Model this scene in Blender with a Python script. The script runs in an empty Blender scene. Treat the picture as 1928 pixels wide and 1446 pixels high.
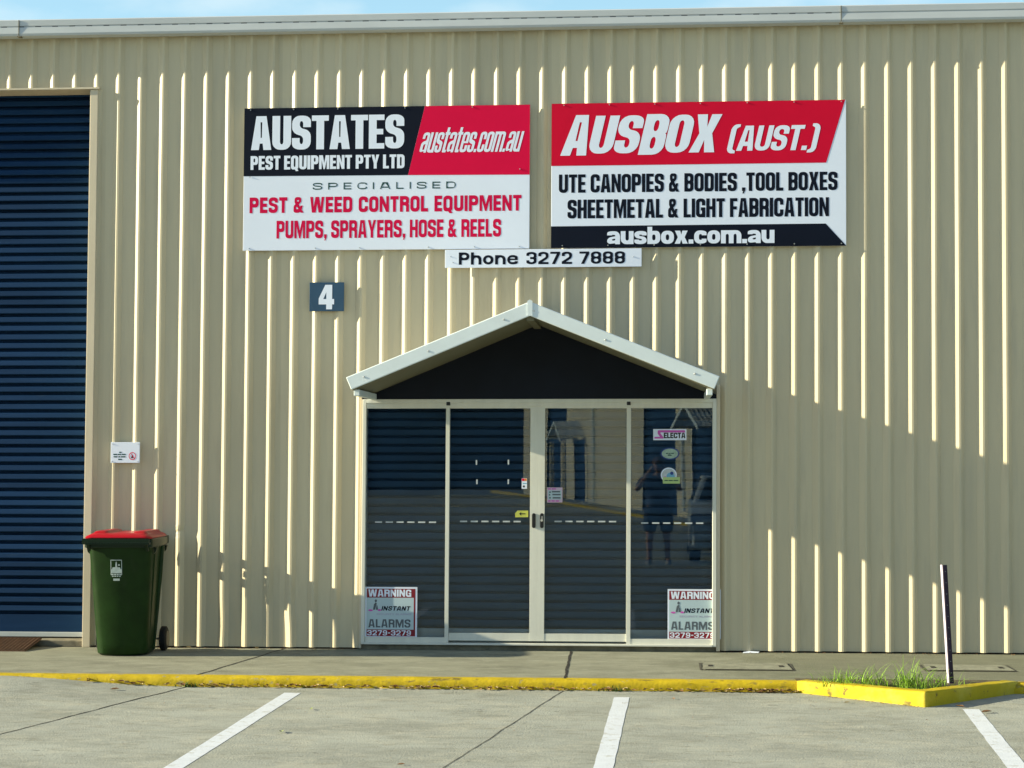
import bpy, bmesh, math, random
from mathutils import Vector, Matrix, noise
from mathutils.geometry import tessellate_polygon
random.seed(7)
S = bpy.context.scene
COL = S.collection
rad = math.radians

# ------------------------------------------------------------------ camera
CAM_POS = Vector((4.635, -15.878, 1.537))
YAW, PITCH, ROLL = 0.07746, 0.04225, 0.00074
fw = Vector((-math.sin(YAW) * math.cos(PITCH), math.cos(YAW) * math.cos(PITCH), math.sin(PITCH)))
rt = Vector((math.cos(YAW), math.sin(YAW), 0))
up = rt.cross(fw)
r2 = rt * math.cos(ROLL) + up * math.sin(ROLL)
u2 = up * math.cos(ROLL) - rt * math.sin(ROLL)
cam = bpy.data.objects.new('photo_camera', bpy.data.cameras.new('photo_camera'))
COL.objects.link(cam)
cam.data.sensor_width = 36
cam.data.lens = 3596.5 * 36 / 1928
cam.data.clip_start = 0.05
cam.data.clip_end = 5000
M = Matrix((r2, u2, -fw)).transposed().to_4x4()
M.translation = CAM_POS
cam.matrix_world = M
S.camera = cam

# ------------------------------------------------------------------ light
SUN_EL, SUN_AZ = 18.0, 6.3          # low sun from the left, almost in the plane of the wall
sd = Vector((math.cos(rad(SUN_AZ)) * math.cos(rad(SUN_EL)), math.sin(rad(SUN_AZ)) * math.cos(rad(SUN_EL)), -math.sin(rad(SUN_EL))))
sun = bpy.data.objects.new('sun', bpy.data.lights.new('sun', 'SUN'))
COL.objects.link(sun)
sun.data.energy = 5.0
sun.data.angle = rad(0.5)
sun.data.color = (1.0, 0.915, 0.66)
sun.rotation_euler = sd.to_track_quat('-Z', 'Y').to_euler()
sun.location = (-20, -5, 12)
W = bpy.data.worlds.new('World')
S.world = W
W.use_nodes = True
nt = W.node_tree
bg = nt.nodes['Background']
sky = nt.nodes.new('ShaderNodeTexSky')
sky.sky_type = 'NISHITA'
sky.sun_disc = False
sky.sun_elevation = rad(SUN_EL)
sky.sun_rotation = rad(-90 - SUN_AZ)
sky.air_density, sky.dust_density, sky.ozone_density = 1.0, 1.2, 1.0
tc = nt.nodes.new('ShaderNodeTexCoord')
nz = nt.nodes.new('ShaderNodeTexNoise')
nz.inputs['Scale'].default_value = 5.5
nz.inputs['Detail'].default_value = 6
rp = nt.nodes.new('ShaderNodeValToRGB')
rp.color_ramp.elements[0].position = 0.50
rp.color_ramp.elements[1].position = 0.74
mx = nt.nodes.new('ShaderNodeMix')
mx.data_type = 'RGBA'
cm = nt.nodes.new('ShaderNodeMapping')
cm.inputs['Location'].default_value = (0.35, 0.9, 0.1)
cm.inputs['Scale'].default_value = (1, 1, 2.2)
nt.links.new(tc.outputs['Generated'], cm.inputs['Vector'])
nt.links.new(cm.outputs['Vector'], nz.inputs['Vector'])
nt.links.new(nz.outputs['Fac'], rp.inputs['Fac'])
nt.links.new(rp.outputs['Color'], mx.inputs['Factor'])
tint = nt.nodes.new('ShaderNodeMix')
tint.data_type = 'RGBA'
tint.blend_type = 'MULTIPLY'
tint.inputs['Factor'].default_value = 1
tint.inputs[7].default_value = (0.76, 0.92, 1.14, 1)       # cool, slightly cyan afternoon sky
nt.links.new(sky.outputs['Color'], tint.inputs[6])
sp = nt.nodes.new('ShaderNodeSeparateXYZ')
nt.links.new(tc.outputs['Generated'], sp.inputs['Vector'])
hz = nt.nodes.new('ShaderNodeMapRange')                      # bright humid air low over the horizon
hz.interpolation_type = 'SMOOTHSTEP'
hz.inputs['From Min'].default_value = 0.10
hz.inputs['From Max'].default_value = 0.55
hz.inputs['To Min'].default_value = 0.9
hz.inputs['To Max'].default_value = 0.0
nt.links.new(sp.outputs['Z'], hz.inputs['Value'])
hm = nt.nodes.new('ShaderNodeMix')
hm.data_type = 'RGBA'
hm.inputs[7].default_value = (3.9, 6.6, 7.9, 1)
nt.links.new(hz.outputs['Result'], hm.inputs['Factor'])
nt.links.new(tint.outputs[2], hm.inputs[6])
nt.links.new(hm.outputs[2], mx.inputs[6])
mx.inputs[7].default_value = (6.6, 7.4, 7.5, 1)
nt.links.new(mx.outputs[2], bg.inputs['Color'])
bg.inputs['Strength'].default_value = 0.06
S.view_settings.view_transform = 'Standard'
S.view_settings.look = 'None'
S.view_settings.gamma = 1
S.view_settings.use_curve_mapping = False
S.view_settings.exposure = 1.22
S.cycles.max_bounces = 8
S.cycles.transparent_max_bounces = 12

# ------------------------------------------------------------------ materials
def mat(name, col, rough=0.6, var=0.12, scale=6.0, stretch=(1, 1, 1), bump=0.0, bscale=40.0, metal=0.0, spec=0.3, col2=None, lo=0.35, hi=0.65, coat=0.0):
    m = bpy.data.materials.new(name)
    m.use_nodes = True
    n, l = m.node_tree.nodes, m.node_tree.links
    p = n['Principled BSDF']
    p.inputs['Roughness'].default_value = rough
    p.inputs['Metallic'].default_value = metal
    p.inputs['Specular IOR Level'].default_value = spec
    p.inputs['Coat Weight'].default_value = coat
    t = n.new('ShaderNodeTexCoord')
    mp = n.new('ShaderNodeMapping')
    mp.inputs['Scale'].default_value = stretch
    l.new(t.outputs['Object'], mp.inputs['Vector'])
    a = n.new('ShaderNodeTexNoise')
    a.inputs['Scale'].default_value = scale
    a.inputs['Detail'].default_value = 7
    a.inputs['Roughness'].default_value = 0.62
    l.new(mp.outputs['Vector'], a.inputs['Vector'])
    r = n.new('ShaderNodeValToRGB')
    c2 = col2 or tuple(c * (1 - var) for c in col)
    c1 = col if col2 else tuple(min(1, c * (1 + var * 0.6)) for c in col)
    r.color_ramp.elements[0].position, r.color_ramp.elements[1].position = lo, hi
    r.color_ramp.elements[0].color = (*c2, 1)
    r.color_ramp.elements[1].color = (*c1, 1)
    l.new(a.outputs['Fac'], r.inputs['Fac'])
    l.new(r.outputs['Color'], p.inputs['Base Color'])
    if bump:
        b = n.new('ShaderNodeTexNoise')
        b.inputs['Scale'].default_value = bscale
        b.inputs['Detail'].default_value = 5
        l.new(mp.outputs['Vector'], b.inputs['Vector'])
        bu = n.new('ShaderNodeBump')
        bu.inputs['Strength'].default_value = bump
        bu.inputs['Distance'].default_value = 0.01
        l.new(b.outputs['Fac'], bu.inputs['Height'])
        l.new(bu.outputs['Normal'], p.inputs['Normal'])
    m.diffuse_color = (*col, 1)
    m['ramp'] = r.name
    return m

def add_layer(m, col, scale, lo, hi, stretch=(1, 1, 1), detail=6, amount=1.0, offset=(0, 0, 0), rough=0.6):
    """blend a patchy second colour over what the material already shows (stains, chips, grime)"""
    n, l = m.node_tree.nodes, m.node_tree.links
    p = n['Principled BSDF']
    src = p.inputs['Base Color'].links[0].from_socket
    t = n.new('ShaderNodeTexCoord')
    mp = n.new('ShaderNodeMapping')
    mp.inputs['Scale'].default_value = stretch
    mp.inputs['Location'].default_value = offset
    l.new(t.outputs['Object'], mp.inputs['Vector'])
    a = n.new('ShaderNodeTexNoise')
    a.inputs['Scale'].default_value = scale
    a.inputs['Detail'].default_value = detail
    a.inputs['Roughness'].default_value = rough
    l.new(mp.outputs['Vector'], a.inputs['Vector'])
    r = n.new('ShaderNodeMapRange')
    r.inputs['From Min'].default_value = lo
    r.inputs['From Max'].default_value = hi
    r.inputs['To Max'].default_value = amount
    l.new(a.outputs['Fac'], r.inputs['Value'])
    x = n.new('ShaderNodeMix')
    x.data_type = 'RGBA'
    l.new(r.outputs['Result'], x.inputs['Factor'])
    l.new(src, x.inputs[6])
    x.inputs[7].default_value = (*col, 1)
    l.new(x.outputs[2], p.inputs['Base Color'])
    return m

MT = {}
MT['cream'] = mat('cream_steel', (0.60, 0.52, 0.35), 0.42, 0.05, 2.2, (3, 3, 0.35), bump=0.03, bscale=2.5)
add_layer(MT['cream'], (0.36, 0.29, 0.19), 3.0, 0.58, 0.86, (2.2, 2.2, 0.3), amount=0.55)
add_layer(MT['cream'], (0.44, 0.40, 0.30), 7.0, 0.52, 0.75, (1.5, 1.5, 0.16), amount=0.35, offset=(3, 1, 2))
add_layer(MT['cream'], (0.25, 0.19, 0.11), 9.0, 0.74, 0.80, (1, 1, .8), amount=0.5, offset=(1, 7, 2))
def sheet_tint(m):
    """each rolled sheet (four ribs wide) has a barely different batch colour"""
    n, l = m.node_tree.nodes, m.node_tree.links
    p = n['Principled BSDF']
    src = p.inputs['Base Color'].links[0].from_socket
    t = n.new('ShaderNodeTexCoord')
    sx = n.new('ShaderNodeSeparateXYZ')
    l.new(t.outputs['Object'], sx.inputs['Vector'])
    prev = sx.outputs['X']
    for op, v in (('ADD', 3.075), ('DIVIDE', 0.762), ('FLOOR', 0)):
        q = n.new('ShaderNodeMath')
        q.operation = op
        l.new(prev, q.inputs[0])
        q.inputs[1].default_value = v
        prev = q.outputs[0]
    w = n.new('ShaderNodeTexWhiteNoise')
    w.noise_dimensions = '1D'
    l.new(prev, w.inputs['W'])
    r = n.new('ShaderNodeMapRange')
    r.inputs['To Min'].default_value = 0.93
    r.inputs['To Max'].default_value = 1.05
    l.new(w.outputs['Value'], r.inputs['Value'])
    h = n.new('ShaderNodeHueSaturation')
    l.new(r.outputs['Result'], h.inputs['Value'])
    l.new(src, h.inputs['Color'])
    l.new(h.outputs['Color'], p.inputs['Base Color'])
sheet_tint(MT['cream'])
MT['trim'] = mat('cream_trim', (0.62, 0.535, 0.39), 0.45, 0.07, 3, (4, 4, 0.6))
MT['alu'] = mat('cream_aluminium', (0.70, 0.69, 0.60), 0.38, 0.05, 5, (3, 3, .5))
MT['gutter'] = mat('gutter_steel', (0.50, 0.53, 0.54), 0.4, 0.06, 3, (.6, 2, 2))
MT['white_steel'] = mat('white_painted_steel', (0.70, 0.77, 0.78), 0.4, 0.05, 4)
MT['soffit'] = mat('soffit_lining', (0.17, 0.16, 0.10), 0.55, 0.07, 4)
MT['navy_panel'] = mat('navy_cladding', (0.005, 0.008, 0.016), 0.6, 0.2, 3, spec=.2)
MT['blue_slat'] = mat('blue_shutter_steel', (0.008, 0.032, 0.086), 0.6, 0.22, 2.0, (.25, 1, 4), spec=.07)
add_layer(MT['blue_slat'], (0.05, 0.075, 0.10), 5, 0.62, 0.78, (.4, 1, 2.5), amount=0.35)
MT['shutter'] = mat('grey_blue_shutter', (0.030, 0.072, 0.125), 0.7, 0.15, 2.5, (.5, 1, 3))
MT['pale_rail'] = mat('pale_rail', (0.42, 0.46, 0.47), 0.4, 0.08, 4)
MT['roof'] = mat('roof_steel', (0.46, 0.48, 0.47), 0.45, 0.08, 2)
MT['black'] = mat('black_plastic', (0.012, 0.012, 0.013), 0.4, 0.1, 20)
MT['steel'] = mat('bright_steel', (0.6, 0.6, 0.58), 0.3, 0.1, 30, metal=0.9)
MT['dark_gap'] = mat('dark_cavity', (0.02, 0.018, 0.015), 0.9, 0.2, 10)
MT['slab'] = mat('slab_edge', (0.20, 0.18, 0.13), 0.9, 0.3, 12, bump=.3)
MT['concrete'] = mat('concrete_paving', (0.335, 0.35, 0.305), 0.85, 0.14, 1.6, (1, 1.6, 1), bump=0.5, bscale=70)
add_layer(MT['concrete'], (0.20, 0.205, 0.165), 1.1, 0.46, 0.76, (1, 1.6, 1), amount=0.75, rough=.72)
add_layer(MT['concrete'], (0.43, 0.42, 0.34), 3.5, 0.50, 0.70, (1, 1.4, 1), amount=0.7, offset=(5, 2, 0), rough=.7)
add_layer(MT['concrete'], (0.20, 0.195, 0.15), 6.5, 0.52, 0.70, (.7, 1.3, 1), amount=0.62, rough=.7)
add_layer(MT['concrete'], (0.17, 0.165, 0.13), 90, 0.56, 0.70, amount=0.5)
add_layer(MT['concrete'], (0.47, 0.44, 0.35), 26.0, 0.55, 0.75, (1, 1, 1), amount=0.35)
add_layer(MT['concrete'], (0.15, 0.155, 0.13), 2.6, 0.58, 0.74, (.8, 1.2, 1), amount=0.6, offset=(11, 4, 0), rough=.75)
add_layer(MT['concrete'], (0.10, 0.10, 0.085), 6.0, 0.655, 0.72, (1, 1.8, 1), amount=0.6, offset=(3, 8, 1))
MT['path'] = mat('footpath_concrete', (0.275, 0.275, 0.205), 0.85, 0.14, 2.2, (1, 2, 1), bump=0.5, bscale=70)
add_layer(MT['path'], (0.14, 0.14, 0.10), 1.6, 0.46, 0.74, (1, 2.0, 1), amount=0.8, rough=.72)
add_layer(MT['path'], (0.36, 0.37, 0.29), 4.5, 0.54, 0.72, (1, 1.6, 1), amount=0.5, offset=(4, 4, 0))
add_layer(MT['path'], (0.42, 0.39, 0.31), 30.0, 0.56, 0.78, amount=0.3)
add_layer(MT['path'], (0.13, 0.125, 0.09), 85, 0.56, 0.70, amount=0.5)
add_layer(MT['path'], (0.15, 0.14, 0.10), 7, 0.56, 0.72, (.7, 1.3, 1), amount=0.55, offset=(9, 1, 0))
def moss(m, col, x0, x1, amount):
    n, l = m.node_tree.nodes, m.node_tree.links
    p = n['Principled BSDF']
    src = p.inputs['Base Color'].links[0].from_socket
    t = n.new('ShaderNodeTexCoord')
    sx = n.new('ShaderNodeSeparateXYZ')
    l.new(t.outputs['Object'], sx.inputs['Vector'])
    a = n.new('ShaderNodeTexNoise')
    a.inputs['Scale'].default_value = 2.2
    a.inputs['Detail'].default_value = 8
    a.inputs['Roughness'].default_value = 0.7
    l.new(t.outputs['Object'], a.inputs['Vector'])
    ad = n.new('ShaderNodeMath')
    ad.operation = 'MULTIPLY_ADD'
    ad.inputs[1].default_value = 3.2
    l.new(a.outputs['Fac'], ad.inputs[0])
    l.new(sx.outputs['X'], ad.inputs[2])
    r = n.new('ShaderNodeMapRange')
    r.inputs['From Min'].default_value = x0 + 1.6
    r.inputs['From Max'].default_value = x1 + 1.6
    r.inputs['To Max'].default_value = amount
    l.new(ad.outputs[0], r.inputs['Value'])
    x = n.new('ShaderNodeMix')
    x.data_type = 'RGBA'
    l.new(r.outputs['Result'], x.inputs['Factor'])
    l.new(src, x.inputs[6])
    x.inputs[7].default_value = (*col, 1)
    l.new(x.outputs[2], p.inputs['Base Color'])
moss(MT['path'], (0.13, 0.135, 0.085), 4.6, 5.6, 0.62)
MT['pit_frame'] = mat('pit_frame', (0.085, 0.08, 0.06), 0.9, 0.4, 20)
MT['pit'] = mat('pit_lid_concrete', (0.25, 0.25, 0.185), 0.9, 0.25, 9, bump=0.4, bscale=90)
MT['joint'] = mat('joint_sealant', (0.030, 0.027, 0.022), 0.9, 0.3, 20)
MT['line'] = mat('white_line_paint', (0.62, 0.66, 0.71), 0.7, 0.05, 9, bump=.15, bscale=80)
add_layer(MT['line'], (0.38, 0.37, 0.30), 13, 0.54, 0.70, (1, 1, 1), amount=0.65)
add_layer(MT['line'], (0.30, 0.29, 0.23), 45, 0.62, 0.70, amount=0.6)
MT['kerb'] = mat('yellow_kerb_paint', (0.48, 0.345, 0.007), 0.75, 0.14, 7, bump=.3, bscale=40)
add_layer(MT['kerb'], (0.16, 0.12, 0.03), 7.0, 0.57, 0.68, (1, 2, 2.2), amount=0.9)
add_layer(MT['kerb'], (0.30, 0.27, 0.17), 15.0, 0.60, 0.67, (1, 1.6, 1.6), amount=0.8, offset=(2, 1, 3))
MT['kerb_nose'] = mat('nose_yellow_paint', (0.49, 0.375, 0.009), 0.75, 0.08, 6, bump=.2, bscale=50)  # slightly lighter yellow used on the raised nose only
add_layer(MT['kerb_nose'], (0.30, 0.23, 0.03), 6, 0.55, 0.72, amount=0.5)
add_layer(MT['kerb_nose'], (0.14, 0.10, 0.03), 15, 0.62, 0.68, amount=0.85)
add_layer(MT['kerb_nose'], (0.60, 0.52, 0.10), 5, 0.5, 0.7, amount=0.5, offset=(3, 3, 3))
MT['soil'] = mat('planter_soil', (0.10, 0.085, 0.05), 0.95, 0.3, 14, bump=.5)
MT['grass'] = mat('grass_blade', (0.24, 0.42, 0.035), 0.5, 0.35, 12)
MT['weed'] = mat('kerb_weed', (0.10, 0.17, 0.03), 0.6, 0.3, 12)
MT['leaf_brown'] = mat('dry_leaf', (0.26, 0.13, 0.055), 0.8, 0.35, 25)
MT['leaf_tan'] = mat('tan_leaf', (0.44, 0.33, 0.16), 0.8, 0.3, 25)
MT['leaf_green'] = mat('green_leaf', (0.24, 0.30, 0.05), 0.7, 0.3, 25)
MT['sign_white'] = mat('sign_white', (0.75, 0.81, 0.93), 0.5, 0.02, 3, spec=.25)
MT['sign_navy'] = mat('sign_navy', (0.003, 0.006, 0.016), 0.6, 0.1, 3, spec=.12)
MT['sign_red'] = mat('sign_red', (0.68, 0.003, 0.052), 0.6, 0.04, 3, spec=.1)
MT['sign_red2'] = mat('sign_red_deep', (0.62, 0.003, 0.032), 0.6, 0.04, 3, spec=.1)
MT['red_ink'] = mat('red_lettering', (0.62, 0.003, 0.060), 0.6, 0.05, 3, spec=.1)
MT['green_ink'] = mat('dark_teal_lettering', (0.02, 0.07, 0.065), 0.4, 0.05, 3)
MT['four_blue'] = mat('number_plate_blue', (0.030, 0.075, 0.135), 0.4, 0.1, 6)
MT['maroon'] = mat('maroon_ink', (0.22, 0.010, 0.022), 0.4, 0.08, 6)
MT['warn_white'] = mat('warning_white', (0.46, 0.58, 0.62), 0.4, 0.04, 6)
MT['grey_ink'] = mat('grey_lettering', (0.10, 0.12, 0.14), 0.4, 0.05, 6)
MT['mauve_ink'] = mat('mauve_lettering', (0.38, 0.38, 0.50), 0.4, 0.05, 6)
MT['pink_ink'] = mat('pink_ink', (0.60, 0.10, 0.46), 0.4, 0.05, 6)
MT['pale_pink'] = mat('pale_pink_paper', (0.62, 0.46, 0.58), 0.5, 0.05, 6)
MT['lime'] = mat('lime_label', (0.42, 0.56, 0.22), 0.4, 0.05, 6)
MT['sky_ink'] = mat('sky_blue_ink', (0.16, 0.40, 0.58), 0.4, 0.05, 6)
MT['oval_green'] = mat('oval_sticker_green', (0.34, 0.46, 0.36), 0.4, 0.25, 30)
MT['oval_blue'] = mat('oval_sticker_blue', (0.02, 0.05, 0.22), 0.4, 0.05, 6)
MT['yellow_tag'] = mat('yellow_label', (0.52, 0.54, 0.10), 0.4, 0.05, 6)
MT['orange_ink'] = mat('orange_ink', (0.62, 0.24, 0.03), 0.4, 0.05, 6)
MT['frost'] = mat('frosted_strip', (0.50, 0.55, 0.57), 0.5, 0.15, 30)
MT['bin_green'] = mat('bin_green', (0.009, 0.031, 0.004), 0.42, 0.25, 5, bump=.05, bscale=120, spec=.16)
add_layer(MT['bin_green'], (0.035, 0.045, 0.025), 4, 0.58, 0.78, (2, 2, .6), amount=0.4)
MT['bin_rim'] = mat('bin_rim_green', (0.008, 0.022, 0.010), 0.36, 0.15, 8, spec=.2)
MT['bin_red'] = mat('bin_lid_red', (0.40, 0.007, 0.016), 0.35, 0.1, 7)
MT['bin_print'] = mat('pale_print', (0.46, 0.53, 0.50), 0.6, 0.15, 40)
MT['rubber'] = mat('tyre_rubber', (0.010, 0.010, 0.010), 0.75, 0.2, 25)
MT['rust'] = mat('rusty_plate', (0.115, 0.062, 0.034), 0.75, 0.3, 14, bump=.3)
MT['post'] = mat('dark_purple_paint', (0.009, 0.005, 0.020), 0.6, 0.3, 18)
MT['post_edge'] = mat('pale_mauve', (0.55, 0.48, 0.58), 0.5, 0.2, 18)
MT['rust_stain'] = mat('rust_stain', (0.20, 0.13, 0.06), 0.8, 0.3, 14)
MT['skin'] = mat('skin', (0.42, 0.24, 0.17), 0.5, 0.06, 12)
MT['shirt'] = mat('blue_shirt', (0.030, 0.065, 0.15), 0.7, 0.15, 9)
MT['shorts'] = mat('dark_shorts', (0.010, 0.012, 0.022), 0.8, 0.15, 9)
MT['cap'] = mat('brown_cap', (0.11, 0.055, 0.04), 0.8, 0.15, 12)
MT['hair'] = mat('dark_hair', (0.02, 0.014, 0.01), 0.7, 0.2, 30)
MT['shoe'] = mat('shoe', (0.30, 0.27, 0.24), 0.7, 0.1, 12)
MT['car'] = mat('silver_car_paint', (0.52, 0.56, 0.56), 0.4, 0.03, 2, metal=0.0, coat=0.4)
MT['car_glass'] = mat('car_glass', (0.012, 0.015, 0.018), 0.08, 0.05, 2)
MT['lamp_white'] = mat('lamp_lens', (0.6, 0.62, 0.62), 0.15, 0.05, 8)
MT['opp_wall'] = mat('opposite_wall_steel', (0.80, 0.72, 0.54), 0.5, 0.06, 2, (2, 2, .4))
MT['asphalt'] = mat('distant_ground', (0.16, 0.155, 0.12), 0.95, 0.2, .2)

def glass_mat():
    m = bpy.data.materials.new('door_glass')
    m.use_nodes = True
    n, l = m.node_tree.nodes, m.node_tree.links
    n.remove(n['Principled BSDF'])
    out = n['Material Output']
    tr = n.new('ShaderNodeBsdfTransparent')
    tr.inputs['Color'].default_value = (0.90, 0.93, 0.95, 1)
    gl = n.new('ShaderNodeBsdfGlossy')
    gl.inputs['Roughness'].default_value = 0.0
    gl.inputs['Color'].default_value = (0.84, 0.95, 1, 1)
    fr = n.new('ShaderNodeFresnel')
    fr.inputs['IOR'].default_value = 1.39
    t = n.new('ShaderNodeTexCoord')
    a = n.new('ShaderNodeTexNoise')
    a.inputs['Scale'].default_value = 1.3
    a.inputs['Detail'].default_value = 1
    l.new(t.outputs['Object'], a.inputs['Vector'])
    b = n.new('ShaderNodeBump')
    b.inputs['Strength'].default_value = 0.35
    b.inputs['Distance'].default_value = 0.0016
    l.new(a.outputs['Fac'], b.inputs['Height'])
    l.new(b.outputs['Normal'], gl.inputs['Normal'])
    mx = n.new('ShaderNodeMixShader')
    l.new(fr.outputs['Fac'], mx.inputs['Fac'])
    l.new(tr.outputs['BSDF'], mx.inputs[1])
    l.new(gl.outputs['BSDF'], mx.inputs[2])
    l.new(mx.outputs['Shader'], out.inputs['Surface'])
    return m
MT['glass'] = glass_mat()

# ------------------------------------------------------------------ mesh helpers
LEAN = 0.0051     # the sheeting of the shed leans a hair to the right
class MB:
    def __init__(s):
        s.v, s.f, s.mi = [], [], []
    def add(s, vs, fs):
        o = len(s.v)
        s.v += [tuple(q) for q in vs]
        s.f += [tuple(o + i for i in q) for q in fs]
        return s
    def box(s, x0, x1, y0, y1, z0, z1):
        vs = [(x, y, z) for z in (z0, z1) for y in (y0, y1) for x in (x0, x1)]
        return s.add(vs, [(0, 2, 3, 1), (4, 5, 7, 6), (0, 1, 5, 4), (2, 6, 7, 3), (0, 4, 6, 2), (1, 3, 7, 5)])
    def prism_y(s, poly, y0, y1):
        """poly of (x, z), counter-clockwise seen from -Y; extruded from y0 (front) to y1 (back)"""
        n = len(poly)
        vs = [(x, y0, z) for x, z in poly] + [(x, y1, z) for x, z in poly]
        fs = [tuple(range(n)), tuple(reversed(range(n, 2 * n)))]
        fs += [(i, i + n, (i + 1) % n + n, (i + 1) % n) for i in range(n)]
        return s.add(vs, fs)
    def prism_x(s, poly, x0, x1):
        """poly of (y, z)"""
        n = len(poly)
        vs = [(x0, y, z) for y, z in poly] + [(x1, y, z) for y, z in poly]
        fs = [tuple(range(n)), tuple(reversed(range(n, 2 * n)))]
        fs += [(i, i + n, (i + 1) % n + n, (i + 1) % n) for i in range(n)]
        return s.add(vs, fs)
    def prism_z(s, poly, z0, z1):
        n = len(poly)
        vs = [(x, y, z0) for x, y in poly] + [(x, y, z1) for x, y in poly]
        fs = [tuple(reversed(range(n))), tuple(range(n, 2 * n))]
        fs += [(i, (i + 1) % n, (i + 1) % n + n, i + n) for i in range(n)]
        return s.add(vs, fs)
    def tube(s, pts, r, n=10, cap=True):
        pts = [Vector(p) for p in pts]
        rs = r if isinstance(r, (list, tuple)) else [r] * len(pts)
        rings = []
        for i, p in enumerate(pts):
            d = (pts[min(i + 1, len(pts) - 1)] - pts[max(i - 1, 0)]).normalized()
            a = Vector((0, 0, 1)) if abs(d.z) < 0.9 else Vector((1, 0, 0))
            e1 = d.cross(a).normalized()
            e2 = d.cross(e1)
            rings.append([p + (e1 * math.cos(t * 2 * math.pi / n) + e2 * math.sin(t * 2 * math.pi / n)) * rs[i] for t in range(n)])
        return s.loft(rings, cap)
    def loft(s, rings, cap=True):
        n = len(rings[0])
        vs = [q for r in rings for q in r]
        fs = []
        for k in range(len(rings) - 1):
            for i in range(n):
                j = (i + 1) % n
                fs.append((k * n + i, k * n + j, (k + 1) * n + j, (k + 1) * n + i))
        if cap:
            fs.append(tuple(reversed(range(n))))
            fs.append(tuple(range((len(rings) - 1) * n, len(rings) * n)))
        return s.add(vs, fs)
    def sheet(s, rows):
        m = len(rows[0])
        vs = [q for r in rows for q in r]
        return s.add(vs, [(k * m + i, k * m + i + 1, (k + 1) * m + i + 1, (k + 1) * m + i) for k in range(len(rows) - 1) for i in range(m - 1)])
    def build(s, name, m, parent=None, smooth=False, bevel=0.0, lean=False, fix=True, seg=2, angle=40):
        me = bpy.data.meshes.new(name)
        vs = [(x + LEAN * z, y, z) for x, y, z in s.v] if lean else s.v
        if parent is not None:
            b = parent_origin(parent)
            vs = [(x - b.x, y - b.y, z - b.z) for x, y, z in vs]
        me.from_pydata(vs, [], s.f)
        if fix:
            bm = bmesh.new()
            bm.from_mesh(me)
            bmesh.ops.recalc_face_normals(bm, faces=bm.faces)
            bm.to_mesh(me)
            bm.free()
        me.materials.append(MT[m] if isinstance(m, str) else m)
        o = bpy.data.objects.new(name, me)
        COL.objects.link(o)
        if parent is not None:
            o.parent = parent
        if smooth:
            for p in me.polygons:
                p.use_smooth = True
            md = o.modifiers.new('edge', 'EDGE_SPLIT')
            md.split_angle = rad(angle)
        if bevel:
            md = o.modifiers.new('bevel', 'BEVEL')
            md.width = bevel
            md.segments = seg
            md.limit_method = 'ANGLE'
            md.angle_limit = rad(35)
        return o

def parent_origin(p):
    v = Vector((0, 0, 0))
    while p is not None:
        v = v + p.location
        p = p.parent
    return v

def empty(name, loc, label, cat, group=None, rz=0.0):
    o = bpy.data.objects.new(name, None)
    COL.objects.link(o)
    o.location = loc
    o.rotation_euler = (0, 0, rz)
    o.empty_display_size = 0.2
    return tag(o, label, cat, group)

def tag(o, label, cat, group=None):
    o['label'] = label
    o['category'] = cat
    if group:
        o['group'] = group
    return o

def struct(o, kind='structure', label=None):
    o['kind'] = kind
    if label:
        o['label'] = label
    return o

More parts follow.
